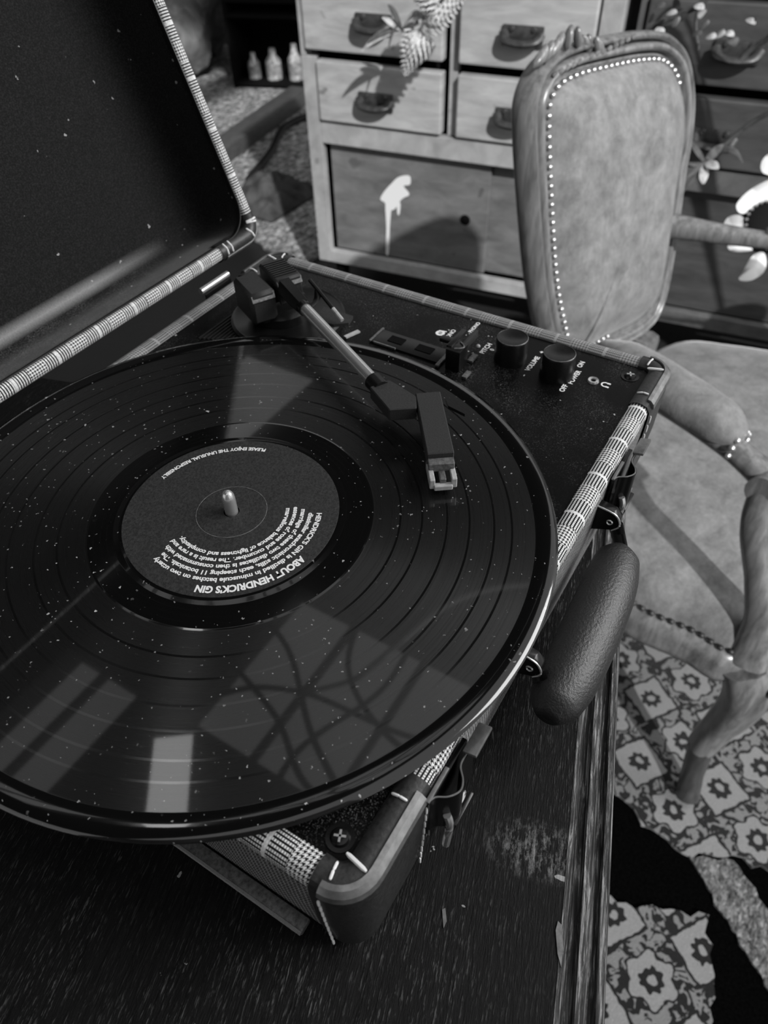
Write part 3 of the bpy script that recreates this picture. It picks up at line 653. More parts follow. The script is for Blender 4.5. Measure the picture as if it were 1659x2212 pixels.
add('cartridge_groove', box(NB(), CB.lerp(CFt, .72) + Vector((0, 0, .0013)), (.019, .0007, .0005), 0, RC), 'dark_slot', hs, smooth=False)
add('cartridge_nose', box(NB(), CFt + cd * .0022 + Vector((0, 0, -.0030)), (.0046, .0125, .0050), .0004, RC, 1), 'grey_edge', hs, smooth=False)
st = CFt + cd * .0030 + Vector((0, 0, -.0070))
for sgn in (-1, 1):
    add('stylus_guard', box(NB(), st + cs * (.0052 * sgn) + cd * .001, (.0150, .0026, .0058), .0004, RC, 1), 'clear_grey', hs, smooth=False)
add('stylus_guard', box(NB(), st + cd * .0080 + Vector((0, 0, -.0016)), (.0030, .0088, .0030), .0004, RC, 1), 'clear_grey', hs, smooth=False)
add('stylus', box(NB(), st + cd * .0030 + Vector((0, 0, .0008)), (.0090, .0030, .0030), .0004, RC, 1), 'grey_edge', hs, smooth=False)
fl0 = CB.lerp(CFt, .25) - cs * .0065 if (CB - cs).x > (CB + cs).x else CB.lerp(CFt, .25) + cs * .0065
bm = NB(); q = at(962, 862, .0125); q2 = at(1004, 896, .0125); q3 = at(968, 878, .0125)
prism(bm, [(q.x, q.y), (q2.x, q2.y), (q3.x, q3.y)], .0112, .0130); add('finger_lift', bm, 'black_plastic', hs, smooth=False)
# latches
def latch(x0):
    y0 = YF - .0008
    r = add('latch', box(NB(), (x0, y0 - .0010, -.0290), (.0270, .0022, .0340), .0006), 'black_metal', pl)
    cur = [(-.0150, .001), (-.0125, .0022), (-.0100, .0060), (-.0060, .0085), (-.0020, .0075), (.0020, .0045), (.0060, .0040), (.0125, .0045)]
    pts = crom([(a, b, 0) for a, b in cur], 5); bm = NB(); poly = [(x0 + p.x, y0 - p.y) for p in pts] + [(x0 + p.x, y0 - p.y - .0011) for p in pts[::-1]]
    prism(bm, poly, -.0360, -.0105); add('latch_strap', bm, 'black_metal', r, angle=50)
    bm = NB(); tube(bm, [(x0 + p.x, y0 - p.y - .0005, -.0104) for p in pts], .00034, 6); add('strap_edge', bm, 'worn_edge', r)
    add('strap_edge', box(NB(), (x0 - .0085, y0 - .0012, -.0100), (.0150, .0016, .0010), .0002), 'worn_edge', r)
    add('latch_lip', box(NB(), (x0 + .0135, y0 - .0060, -.0085), (.0135, .0055, .0016), .0004, Matrix.Rotation(-.25, 4, 'X')), 'worn_edge', r)
    bm = NB(); lathe(bm, [(.0018, 0), (.0024, .0006), (.0030, 0)], (x0 - .0020, y0 - .0085, -.0250), 20, Matrix.Rotation(pi / 2, 4, 'X')); add('rivet', bm, 'bright_metal', r)
    bm = NB(); tube(bm, crom([(x0 - .0110, y0 - .0070, -.0240), (x0 - .0115, y0 - .0085, -.0300), (x0 - .0120, y0 - .0080, -.0480)], 6), .0016, 8); add('latch_wire', bm, 'bright_metal', r)
    add('latch_lever', box(NB(), (x0 - .0020, y0 - .0080, -.0420), (.0150, .0025, .0180), .0010, Matrix.Rotation(.15, 4, 'X')), 'black_metal', r)
latch(.1370); latch(-.0530)
# handle and brackets
hp = crom([(.1075, -.1585, -.0400), (.0800, -.1620, -.0395), (.0520, -.1635, -.0405), (.0250, -.1640, -.0420), (.0020, -.1625, -.0440)], 10)
bm = NB(); tube(bm, hp, [.0035, .0105, .0122, .0128, .0130, .0132, .0130, .0128, .0124, .0110, .0050], 24, 1.05, ref=(0, 1, .3)); add('handle', bm, 'handle_leather', pl, angle=80, label='padded black leather carrying handle')
for x, ex in ((.1150, .1060), (.0150, .0040)):
    prf = [(-.1400, -.0220), (-.1500, -.0235), (-.1535, -.0270), (-.1540, -.0310), (-.1510, -.0350), (-.1400, -.0400)]
    MB = Matrix(((0, 0, 1, 0), (1, 0, 0, 0), (0, 1, 0, 0), (0, 0, 0, 1)))
    bm = NB(); prism(bm, prf, x - .0030, x + .0030, MB); bmesh.ops.bevel(bm, geom=bm.edges[:], offset=.0004, segments=1, affect='EDGES'); br = add('handle_bracket', bm, 'black_metal', pl)
    bm = NB(); tube(bm, crom([(x - .0030, a, b) for a, b in prf[:5]], 4), .0005, 6); add('bracket_edge', bm, 'bright_metal', br)
    bm = NB(); lathe(bm, [(.0010, 0), (.0014, .0005), (.0018, 0)], (x - .0031, -.1490, -.0300), 16, Matrix.Rotation(-pi / 2, 4, 'Y')); add('rivet', bm, 'bright_metal', br)
    bm = NB(); tube(bm, [(x - .001, -.1515, -.0310), (x - .002, -.1545, -.0370), (ex + .001, -.1595, -.0410)], .0042, 8, .45, ref=(1, 0, 0)); add('handle_strap', bm, 'black_metal', br)
# hinges
for x in (.168, -.05):
    hg = add('hinge', tube(NB(), [(x - .014, YB + .0040, ZRIM + .0030), (x + .014, YB + .0040, ZRIM + .0030)], .0022, 12), 'bright_metal', pl)
    add('hinge_leaf', box(NB(), (x, YB + .0010, ZRIM - .006), (.026, .0010, .014)), 'black_metal', hg, smooth=False)
# lid
LT = R_(70); LM = Matrix(((1, 0, 0, 0), (0, cos(LT), sin(LT), YB + .0115), (0, sin(LT), -cos(LT), .0005), (0, 0, 0, 1)))
LR = rrect(XA, XB, 0, .294, .014, 8, 64)
bm = NB(); loft(bm, LR, [(-.0005, .004), (0, .008), (0, .044), (-.004, .050), (-.02, .052)], M=LM); lid = add('lid', bm, 'weave', pl)
bm = NB(); bm.faces.new([bm.verts.new(LM @ Vector((p.x - n_.x * .018, p.y - n_.y * .018, .052))) for p, n_ in LR]); add('lid_back', bm, 'weave', lid)
lrp = [(-.0092, .002), (-.0091, .0002), (-.0082, -.0014), (-.0060, -.0024), (-.0035, -.0022), (-.0010, -.0006), (.0002, .003), (-.0002, .009)]
bm = NB(); loft(bm, LR, lrp, M=LM); add('lid_trim', bm, 'tweed_lid', lid)
LI = rrect(XA + .0095, XB - .0095, .0095, .294 - .0095, .020, 10, 10)
fil = [(0, .001), (-.0005, .006), (-.0010, .026), (-.0022, .033), (-.0050, .0385), (-.0095, .0420), (-.0145, .0432), (-.0185, .0434)]
bm = NB(); rows = loft(bm, LI, fil, M=LM); bm.faces.new([r[-1] for r in rows]); add('lid_liner', bm, 'lid_liner', lid, angle=80)
bm = NB(); loft(bm, LI, [(.0006, .0005), (.0002, -.0012), (-.0006, -.0012), (-.0008, .001)], M=LM); add('liner_piping', bm, 'black_plastic', lid)
def lguard(cx, cy):
    rg = sub(LR, cx, cy, .046, .022)
    gp = [(-.0106, .006), (-.0104, .0006), (-.0086, -.0020), (-.006, -.0034), (-.0035, -.0032), (-.0006, -.0014), (.0012, .003), (.0014, .010), (.0012, .046), (-.003, .052)]
    bm = NB(); loft(bm, rg, gp, closed=False, M=LM); o = add('corner_guard', bm, 'leather', lid, label='black leather corner guard')
    ep = [(-.0012, -.0016), (-.0002, -.0016), (.0014, .0010), (.0020, .0040), (.0012, .0046)]
    bm = NB(); loft(bm, rg[1:-1], ep, closed=False, M=LM, capends=True); add('worn_edge', bm, 'worn_edge', o, angle=18)
    bm = o
    for p, nn in (rg[1], rg[2], rg[-2], rg[-3], rg[len(rg) // 2]):
        q0 = p - nn * .0098; q1 = p - nn * .0020; md = (q0 + q1) / 2
        stitch(bm, LM @ Vector((q0.x, q0.y, -.0010)), LM @ Vector((md.x, md.y, -.0038)), .0007); stitch(bm, LM @ Vector((md.x, md.y, -.0038)), LM @ Vector((q1.x, q1.y, -.0030)), .0007)
for q in ((XB, 0), (XA, 0), (XB, .294), (XA, .294)): lguard(*q)

# ================================================================== record
rec = thing('vinyl_record', 'dusty black vinyl record with a grey paper label on the turntable', 'record', (0, 0, -.0022), world=True)
bm = NB(); lathe(bm, [(.0036, -.0020), (.140, -.0020), (.1485, -.0022), (.1505, -.0012), (.1500, -.0003), (.1478, .0003), (.1440, .0002), (.1412, -.0002), (.1404, -.0004), (.1402, -.0004), (.139, -.0004), (.120, -.0004), (.09, -.0004), (.068, -.0004), (.0670, -.0004), (.0668, -.0004), (.0660, -.0002), (.0657, -.0002), (.065, -.0002), (.056, -.0002), (.0545, -.0002), (.0540, -.0002), (.0520, .0002), (.0516, .0002), (.0036, .0002)], (0, 0, 0), 160)
add('disc', bm, 'vinyl', rec, angle=60)
bm = NB(); lathe(bm, [(.0504, .0002), (.0504, .0004), (.0503, .00045), (.0168, .00045), (.0164, .00030), (.0160, .00045), (.0037, .00045)], (0, 0, 0), 96); lab = add('label', bm, 'paper', rec, angle=20)
bm = NB(); lathe(bm, [(.0163, .00050), (.0165, .00058), (.0167, .00050)], (0, 0, 0), 64); add('pressed_ring', bm, 'grey_edge', lab)
def arc_text(s, r, size, mid, span, outward=True, off=.00012):
    me = text_me(s, size, off); x0 = min(v.co.x for v in me.vertices); x1 = max(v.co.x for v in me.vertices)
    for v in me.vertices:
        t = (v.co.x - (x0 + x1) / 2) / (x1 - x0)
        if outward: a = R_(mid - t * span); rr = r + v.co.y
        else: a = R_(mid + t * span); rr = r - v.co.y
        v.co = (rr * cos(a), rr * sin(a), .00062)
    return add('lettering', me, 'print', lab, smooth=False)
AM = -128.5
arc_text("ABOUT HENDRICK'S GIN", .0447, .0050, AM, 62, off=.00022)
for k, (s, r_, sp) in enumerate((("HENDRICK'S GIN is distilled in minuscule batches on two utterly", .0402, 134), ("dissimilar anachronistic stills, each steeping 11 botanicals. The", .0364, 134), ("marriage of these two distillates is then consummated with", .0327, 142), ("essences of rose and cucumber. The result is a rare and", .0291, 148), ("marvellous balance of lightness and complexity.", .0255, 146))):
    arc_text(s, r_, .0033, AM, sp)
arc_text("PLEASE ENJOY THE UNUSUAL RESPONSIBLY", .0452, .0031, AM + 180 + 2, 73, outward=False)
# ================================================================== armchair
CH = R_(-107); CX, CY = .753, -.373
ch = thing('armchair', 'carved wooden armchair with pale velvet seat and tall back studded with nails', 'armchair', (CX, CY, FL + .011), CH - pi / 2)
CMW = Matrix.Translation((CX, CY, FL)) @ Matrix.Rotation(CH - pi / 2, 4, 'Z'); CMI = CMW.inverted()
lean = .2; bB = Vector((0, -lean, 1)).normalized(); bC = Vector((0, 1, lean)).normalized(); B0 = Vector((-.18, -.435, .405))
nW = (CMW.to_3x3() @ bC); P0W = CMW @ B0
def bpt(u, v):
    p = CMI @ atp(u, v, P0W, nW) - B0; return Vector((p.x, p.dot(bB)))
def b3(p, c): return B0 + Vector((1, 0, 0)) * p[0] + bB * p[1] + bC * c
opx = [(1210, 830), (1184, 740), (1164, 640), (1150, 480), (1141, 300), (1149, 218), (1182, 155), (1232, 122), (1310, 102), (1390, 89), (1440, 95), (1476, 138), (1490, 222), (1485, 310), (1470, 400), (1450, 550), (1425, 670), (1385, 730), (1290, 785), (1230, 830)]
out2 = [Vector((p.x, p.y)) for p in crom([(*bpt(*q), 0) for q in opx], 6, True)]
def norms(P):
    n = len(P); ns = []
    ar = sum(P[i].x * P[(i + 1) % n].y - P[(i + 1) % n].x * P[i].y for i in range(n))
    for i in range(n):
        t = (P[(i + 1) % n] - P[i - 1]).normalized(); v = Vector((-t.y, t.x)); ns.append(v if ar > 0 else -v)   # inward
    return ns
N2 = norms(out2)
def ring3(prof):
    bm = NB(); rows = [[bm.verts.new(b3(p + n * o, c)) for o, c in prof] for p, n in zip(out2, N2)]
    L = len(rows)
    for i in range(L):
        for k in range(len(prof) - 1): bm.faces.new((rows[i][k], rows[(i + 1) % L][k], rows[(i + 1) % L][k + 1], rows[i][k + 1]))
    return bm
add('back_frame', ring3([(.028, -.030), (.006, -.034), (0, -.028), (-.002, -.012), (0, .002), (.004, .008), (.0072, .007), (.0082, -.004), (.0110, -.005), (.0122, .005), (.0150, .010), (.0190, .010), (.0212, .006), (.0222, -.004), (.0240, -.005), (.0250, .000), (.0275, .000), (.0285, -.010), (.028, -.030)]), 'chair_wood', ch, angle=70)
cen = sum(out2, Vector((0, 0))) / len(out2)
bm = NB(); inner = [p + n * .027 for p, n in zip(out2, N2)]; rows = []
for k in range(9):
    s = 1 - k / 8; h = -.004 + .046 * (1 - s ** 3.5) ** .7
    rows.append([bm.verts.new(b3(cen + (p - cen) * s, h)) for p in inner] if k < 8 else [bm.verts.new(b3(cen, .042))])
L = len(inner)
for a, b in zip(rows, rows[1:]):
    for i in range(L):
        if len(b) == 1: bm.faces.new((a[i], a[(i + 1) % L], b[0]))
        else: bm.faces.new((a[i], a[(i + 1) % L], b[(i + 1) % L], b[i]))
add('back_upholstery', bm, 'velvet', ch, angle=80)
bm = NB(); bm.faces.new([bm.verts.new(b3(p, -.026)) for p in inner]); add('back_lining', bm, 'velvet', ch)
# nails
nb = NB(); bmesh.ops.create_icosphere(nb, subdivisions=1, radius=.0042); nme = bpy.data.meshes.new('nailhead'); nb.to_mesh(nme); nb.free()
nme.materials.append(MAT['nail'])
for p_ in nme.polygons: p_.use_smooth = True
dme = nme.copy(); dme.materials.clear(); dme.materials.append(MAT['iron'])
def nail(p, me=None):
    o = bpy.data.objects.new('nailhead', me or nme); COL.objects.link(o); o.parent = ch; o.location = p
acc = 0; prev = None
for p, n in zip(out2, N2):
    q = p + n * .032
    if prev is not None and (p.x > cen.x + .02 or p.y > cen.y + .12) and p.y > .03:
        seg = (q - prev).length; pos = .0118 - acc
        while pos < seg: nail(b3(prev.lerp(q, pos / seg), .004)); pos += .0118
        acc = (acc + seg) % .0118
    prev = q
# carved crest leaves
crest = [p for p in out2 if p.y > max(q.y for q in out2) - .045]
cmid = bpt(1215, 100)
for i in range(15):
    t = (i - 7) / 7; px_ = bpt(1222 + t * 62, 132 - 6 * (1 - t * t) + 26 * max(0, -t) + 2 * max(0, t))
    bm = NB(); rot = Matrix.Rotation(.7 * t + random.uniform(-.4, .4), 4, 'Y'); ball(bm, b3(px_ + Vector((0, .004 + .008 * (1 - abs(t)))), .004 + random.uniform(-.004, .006)), .010, (.45, .6, 1.25), 2, rot); add('carved_leaf', bm, 'chair_wood', ch)
for i in range(14):
    q = bpt(1182 + i * 13, 182 - i * 6.5 + (3 if i > 7 else 0)); bm = NB(); ball(bm, b3(q, .010), .0055, (.9, .6, .55), 1, Matrix.Rotation(.5, 4, 'Y')); add('carved_leaf', bm, 'chair_wood', ch)
# seat
side_n = [(.302, .004), (.322, -.060), (.340, -.135), (.325, -.25), (.270, -.36), (.195, -.44)]
outl = crom([(-u, v, 0) for u, v in side_n[::-1]] + [(-.16, .045, 0), (0, .06, 0), (.16, .045, 0)] + [(u, v, 0) for u, v in side_n] + [(0, -.452, 0)], 6, True)
S2 = [Vector((p.x, p.y)) for p in outl]; SN = norms(S2)
prof = [(.035, .315), (.004, .318), (0, .325), (-.003, .335), (.001, .345), (-.001, .352), (.003, .362), (.008, .368), (.014, .370), (.035, .366), (.035, .315)]
bm = NB(); rows = [[bm.verts.new((p.x + n.x * o, p.y + n.y * o, z)) for o, z in prof] for p, n in zip(S2, SN)]; L = len(rows)
for i in range(L):
    for k in range(len(prof) - 1): bm.faces.new((rows[i][k], rows[(i + 1) % L][k], rows[(i + 1) % L][k + 1], rows[i][k + 1]))
add('seat_rail', bm, 'chair_wood', ch, angle=60)
sc = sum(S2, Vector((0, 0))) / L; bm = NB(); rows = []
for k in range(8):
    s = (1, .985, .95, .88, .74, .55, .3, 0)[k]; z = (.366, .384, .398, .408, .417, .424, .428, .430)[k]
    ins = [p + n * .014 for p, n in zip(S2, SN)]
    rows.append([bm.verts.new((*(sc + (p - sc) * s), z)) for p in ins] if s > 0 else [bm.verts.new((*sc, z))])
for a, b in zip(rows, rows[1:]):
    for i in range(L):
        if len(b) == 1: bm.faces.new((a[i], a[(i + 1) % L], b[0]))
        else: bm.faces.new((a[i], a[(i + 1) % L], b[(i + 1) % L], b[i]))
add('seat', bm, 'velvet', ch, angle=80)
acc = 0; prev = None
for p, n in zip(S2, SN):
    q = p + n * .011
    if prev is not None and q.x > .05:
        seg = (q - prev).length; pos = .0125 - acc
        while pos < seg: r_ = prev.lerp(q, pos / seg); nail((r_.x, r_.y, .3735), dme); pos += .0125
        acc = (acc + seg) % .0125
    prev = q
# legs
def leg(sx):
    pth = crom([(sx * .290, .004, .350), (sx * .284, .020, .310), (sx * .276, .022, .250), (sx * .268, .014, .180), (sx * .270, .008, .118)], 6)
    bm = NB(); tube(bm, pth, [.027, .029, .025, .021, .0195], 16, 1.0, ref=(0, 1, 0), prof=lambda a: 1 + .06 * cos(4 * a) + .03 * cos(9 * a)); o = add('leg', bm, 'chair_wood', ch, angle=70)
    bm = NB(); tube(bm, crom([(sx * .270, .008, .118), (sx * .276, .018, .05), (sx * .288, .030, .009)], 6), [.0185, .016, .018], 14, ref=(0, 1, 0)); add('foot', bm, 'chair_foot', o)
    for k in range(6):
        bm = NB(); ball(bm, (sx * (.290 - .004 * k), .046 - k * .004, .335 - k * .024), .010, (.8, .5, 1.1), 1); add('carved_leaf', bm, 'chair_wood', o)
leg(1); leg(-1)
for sx in (1, -1):
    x0 = bpt(1165, 800).x + B0.x if sx > 0 else bpt(1400, 715).x + B0.x
    bm = NB(); tube(bm, crom([(x0, -.445, .42), (x0, -.445, .33), (x0 * 1.02, -.46, .18), (x0 * 1.05, -.50, .005)], 6), [.024, .022, .019, .017], 10, ref=(0, 1, 0)); add('leg', bm, 'chair_wood', ch)
# arms
for sx in (1, -1):
    dz = 0 if sx > 0 else .02
    wb = .500 if sx > 0 else .605
    st0 = b3(bpt(1186, 752), -.006) if sx > 0 else Vector((-.150, -.462, wb))
    if sx > 0: wb = st0.z
    pa = crom([st0, (sx * .190, -.345, (wb + .595) / 2 + dz * .5), (sx * .240, -.22, .600 + dz), (sx * .256, -.12, .602 + dz), (sx * .266, -.060, .592 + dz)], 8)
    bm = NB(); tube(bm, pa, [.024, .016, .015, .016, .019], 14, .75, prof=lambda a: 1 + .08 * cos(3 * a)); o = add('arm', bm, 'chair_wood', ch, angle=70)
    bm = NB(); tube(bm, [(sx * .250, -.062, .590 + dz), (sx * .286, -.062, .590 + dz)], .020, 18); add('scroll', bm, 'chair_wood', o)
    bm = NB(); tube(bm, crom([(sx * .272, -.062, .585 + dz), (sx * .284, -.055, .545), (sx * .280, -.030, .48), (sx * .280, -.006, .42), (sx * .288, .004, .36)], 8), [.016, .0135, .013, .016, .022], 14, 1.1, ref=(0, 1, 0), prof=lambda a: 1 + .08 * cos(3 * a)); add('arm_support', bm, 'chair_wood', ch, angle=70)
    pp = crom([(sx * .196, -.335, .598 + dz), (sx * .222, -.275, .615 + dz), (sx * .243, -.21, .622 + dz), (sx * .253, -.145, .622 + dz), (sx * .256, -.112, .616 + dz)], 8)
    bm = NB(); tube(bm, pp, [.010, .026, .030, .030, .026, .010], 18, .85); add('arm_pad', bm, 'velvet', ch, angle=80)
    for k in range(7):
        a = pi * k / 6; nail((sx * (.256 + .019 * cos(a)), -.113, .604 + dz + .018 * sin(a)))

# ================================================================== cabinets
def cabinet(name, label, x_off, y_off, wid, mats, splash=False):
    dm, fm, om = mats
    d = Vector((.145, -.989, 0)); aw = Vector((.989, .145, 0)); A = Vector((1.4556, 1.0538, FL)) + d * x_off + aw * y_off
    cb = thing(name, label, 'cabinet', A, math.atan2(d.y, d.x))
    H = 1.0; DZ = .115
    add('carcass', box(NB(), (wid / 2, .245, (H + DZ) / 2 + .002), (wid - .01, .37, H - DZ - .01)), 'black', cb, smooth=False)
    add('side_panel', box(NB(), (.009, .225, (H + DZ) / 2), (.018, .41, H - DZ), .002), fm, cb, smooth=False)
    add('side_panel', box(NB(), (wid - .009, .225, (H + DZ) / 2), (.018, .41, H - DZ), .002), fm, cb, smooth=False)
    add('top', box(NB(), (wid / 2, .215, H + .010), (wid + .02, .45, .02), .003), fm, cb, smooth=False)
    for x0, x1, z0, z1 in ((0, .040, DZ, .640), (0, .014, .640, H), (wid - .045, wid, DZ, H), (.040, wid - .045, DZ, .150), (.040, wid - .045, .443, .494)):
        add('frame_rail', box(NB(), ((x0 + x1) / 2, .011, (z0 + z1) / 2), (x1 - x0, .022, z1 - z0), .002), fm, cb, smooth=False)
    add('divider', box(NB(), (.386, .024, .74), (.020, .02, .49), .001), fm, cb, smooth=False)
    for (x0, x1) in ((.044, .366), (.404, wid - .050)):
        for r_, (z0, z1) in enumerate(((.501, .634), (.656, .800), (.822, .970))):
            xs0 = x0 if r_ == 0 or x0 > .1 else .018
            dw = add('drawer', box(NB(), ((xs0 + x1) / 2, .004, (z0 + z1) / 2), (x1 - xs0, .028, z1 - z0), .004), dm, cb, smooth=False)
            xc = (x0 + x1) / 2 - .004; zc = (z0 + z1) / 2 - .008
            h = add('handle', box(NB(), (xc, -.014, zc), (.090, .006, .040), .003), 'iron', dw)
            bm = NB(); tube(bm, crom([(xc - .040, -.018, zc + .006), (xc - .030, -.034, zc - .006), (xc, -.038, zc - .010), (xc + .030, -.034, zc - .006), (xc + .040, -.018, zc + .006)], 5), .011, 10, .7)
            o = bm; add('handle_grip', bm, 'iron', dw)
            for sx in (-.024, .024):
                bm = NB(); lathe(bm, [(0, .004), (.005, .003), (.0065, 0)], (xc + sx, -.0175, zc + .013), 10, Matrix.Rotation(pi / 2, 4, 'X')); add('bolt', bm, 'iron', dw)
    xm = .49
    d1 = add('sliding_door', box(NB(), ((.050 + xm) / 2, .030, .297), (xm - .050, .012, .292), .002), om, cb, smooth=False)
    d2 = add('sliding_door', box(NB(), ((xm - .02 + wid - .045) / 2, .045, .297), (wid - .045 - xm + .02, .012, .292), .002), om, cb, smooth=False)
    bm = NB(); lathe(bm, [(0, .0006), (.012, .0006), (.014, 0)], (.430, .0228, .29), 16, Matrix.Rotation(pi / 2, 4, 'X')); add('finger_hole', bm, 'black', d1)
    for x in (.05, wid - .05):
        for y in (.05, .38):
            bm = NB(); lathe(bm, [(0, 0), (.014, 0), (.022, DZ), (0, DZ)], (x, y, 0), 12); add('leg', bm, 'black', cb)
    if splash:
        MI = (Matrix.Translation(A) @ Matrix.Rotation(math.atan2(d.y, d.x), 4, 'Z')).inverted(); P0 = A + aw * .023
        def sp(u, v): p = MI @ atp(u, v, P0, aw); return (p.x, p.z)
        MS = Matrix(((1, 0, 0, 0), (0, 0, -1, .0229), (0, 1, 0, 0), (0, 0, 0, 1)))
        def blob(pts, t): bm = NB(); prism(bm, [(p.x, p.y) for p in crom([(*sp(*q), 0) for q in pts], 5, True)], -.0002, t, MS); return bm
        add('paint_splash', blob([(862, 382), (884, 380), (886, 398), (872, 402), (884, 420), (868, 430), (852, 452), (836, 452), (832, 438), (822, 430), (830, 414), (846, 396)], .0012), 'paint', d1, smooth=False, label='white paint splash')
        add('paint_drip', blob([(833, 440), (845, 440), (842, 490), (840, 545), (834, 545), (835, 490)], .001), 'paint', d1, smooth=False)
        add('paint_drip', blob([(858, 440), (865, 440), (863, 462), (859, 462)], .001), 'paint', d1, smooth=False)
    return cb
cabinet('drawer_cabinet', 'pale pine cabinet of small drawers over sliding doors with a white paint splash', 0, 0, .745, ('drawer', 'frame_pine', 'door_pine'), True)
cabinet('drawer_cabinet', 'cabinet of small drawers with shade in its dark colour standing right beside the pale pine cabinet', .772, .012, .745, ('drawer_dk', 'frame_dk', 'drawer_dk'))

# ================================================================== flowers
aw = Vector((.989, .145, 0)); cA = Vector((1.4556, 1.0538, FL))
def cp(u, v, off): return atp(u, v, cA - aw * off, aw)
def blade(bm, a, b, w, bend=.15, n=8, thick=.0012, up=Vector((0, 0, 1))):
    a = Vector(a); b = Vector(b); d = b - a; s = d.cross(Vector((CF))).normalized(); k = up * (d.length * bend); top = []; bot = []
    rows = []
    for i in range(n + 1):
        t = i / n; c = a + d * t + k * (4 * t * (1 - t)); ww = w * (sin(pi * min(1, t * .92 + .06)) ** .8) + .0006
        rows.append([bm.verts.new(c + s * ww), bm.verts.new(c - CF * (ww * .35 + thick)), bm.verts.new(c - s * ww), bm.verts.new(c + CF * thick)])
    for r0, r1 in zip(rows, rows[1:]):
        for j in range(4): bm.faces.new((r0[j], r0[(j + 1) % 4], r1[(j + 1) % 4], r1[j]))
    bm.faces.new(rows[0][::-1]); bm.faces.new(rows[-1])
def bloom(bm, a, b, r0, n=120, seed=1):
    a = Vector(a); b = Vector(b); d = b - a; rnd = random.Random(seed); s = d.cross(CF).normalized(); q = d.cross(s).normalized()
    tube(bm, [a.lerp(b, i / 8) for i in range(9)], [r0 * x for x in (.4, .85, .9, .8, .68, .55, .42, .28, .08)], 10)
    for i in range(n):
        t = (i + .5) / n; an = i * 2.39996; rr = r0 * (.95 if t < .35 else .95 * (1 - (t - .35) / .68)); n_ = s * cos(an) + q * sin(an)
        p = a + d * t + n_ * rr; ax = (n_ * 1.0 + d.normalized() * .55).normalized()
        ball(bm, p, .0042, (.55, .55, 1.9), 1, ax.to_track_quat('Z', 'Y').to_matrix().to_4x4())
H0 = Vector((.145, -.989, 0)); vb = cA + H0 * .52 + aw * .14; vb.z = FL + 1.02
fa = thing('drooping_flower', 'pale furry flower spike with dry leaves drooping over the drawer cabinet from a vase', 'flower', vb, world=True)
bm = NB(); lathe(bm, [(0, 0), (.05, 0), (.065, .06), (.05, .15), (.028, .20), (.034, .23), (.028, .228), (.022, .20), (0, .19)], vb, 24); add('vase', bm, 'iron', fa)
c0 = cp(868, 66, .13); bm = NB(); tube(bm, crom([vb + Vector((0, 0, .2)), vb + Vector((-.10, -.01, .24)), cp(985, -70, .16), cp(925, 18, .14), c0], 8), .0035, 8); add('stem', bm, 'leaf', fa)
for (u, v, w, mt, bd) in ((780, 112, .008, 'pale_leaf', .12), (795, 92, .006, 'leaf', .1), (838, 10, .006, 'leaf', .12), (826, 38, .007, 'pale_leaf', .05), (918, 32, .010, 'pale_leaf', .1), (905, 52, .012, 'leaf', .1), (838, 112, .003, 'leaf', .5), (845, 20, .004, 'leaf', .0), (930, 78, .005, 'pale_leaf', .5)):
    bm = NB(); blade(bm, c0, cp(u, v, .15), w, bd); add('leaf', bm, mt, fa)
bm = NB(); bloom(bm, cp(908, 72, .14), cp(874, 158, .14), .030, 150, 3); add('flower_spike', bm, 'bloom', fa)
bm = NB(); bloom(bm, cp(925, 52, .15), cp(1010, -25, .15), .024, 120, 5); add('flower_spike', bm, 'bloom', fa)
bm = NB(); bloom(bm, cp(950, 6, .16), cp(890, -15, .16), .022, 90, 7); add('flower_spike', bm, 'bloom', fa)
vb = cA + H0 * 1.42 - aw * .30; vb.z = FL + .011
fb = thing('flower_arrangement', 'tall floor vase of dark lily stalks and large white flowers before the dark cabinet', 'flower vase', vb, world=True)
bm = NB(); lathe(bm, [(0, 0), (.09, 0), (.12, .15), (.10, .32), (.05, .42), (.06, .46), (.05, .455), (.04, .42), (0, .40)], vb, 28); add('vase', bm, 'iron', fb)
vt = vb + Vector((0, 0, .44))
def stem(pts, r): bm = NB(); tube(bm, crom([vt] + pts, 8), r, 8); add('stem', bm, 'leaf', fb)
lc = cp(1523, 350, .14)
stem([cp(1790, 240, .2), cp(1650, 250, .15), lc], .0045)
stem([cp(1780, 60, .2), cp(1650, 90, .15), cp(1600, 130, .14)], .005)
stem([cp(1700, -60, .16), cp(1500, 18, .12), cp(1400, 62, .10)], .005)
stem([cp(1720, -120, .16), cp(1520, 0, .12), cp(1508, 110, .10)], .003)
for (u, v, w, mt, bd) in ((1552, 365, .010, 'pale_leaf', .06), (1519, 398, .009, 'pale_leaf', -.05), (1562, 312, .008, 'pale_leaf', .02), (1488, 300, .006, 'leaf', .0), (1478, 386, .007, 'leaf', .05), (1605, 352, .006, 'leaf', .35), (1470, 420, .005, 'leaf', .0), (1482, 352, .004, 'leaf', -.1)):
    bm = NB(); blade(bm, lc, cp(u, v, .16), w, bd); add('petal', bm, mt, fb)
rnd = random.Random(11)
for (u, v) in ((1415, 15), (1440, 30), (1400, 48), (1395, 70), (1455, 20), (1470, 45), (1500, 12), (1512, 40), (1516, 62), (1495, 75), (1525, 80), (1565, 70), (1580, 80), (1612, 42), (1618, 52), (1545, 78), (1420, 60), (1452, 55)):
    a = rnd.uniform(-1.2, 1.2); bm = NB(); blade(bm, cp(u, v, .13), cp(u + 22 * cos(a), v + 22 * sin(a), .14), .008 * rnd.uniform(.5, 1.2), .1); add('leaf', bm, 'pale_leaf' if rnd.random() < .6 else 'leaf', fb)
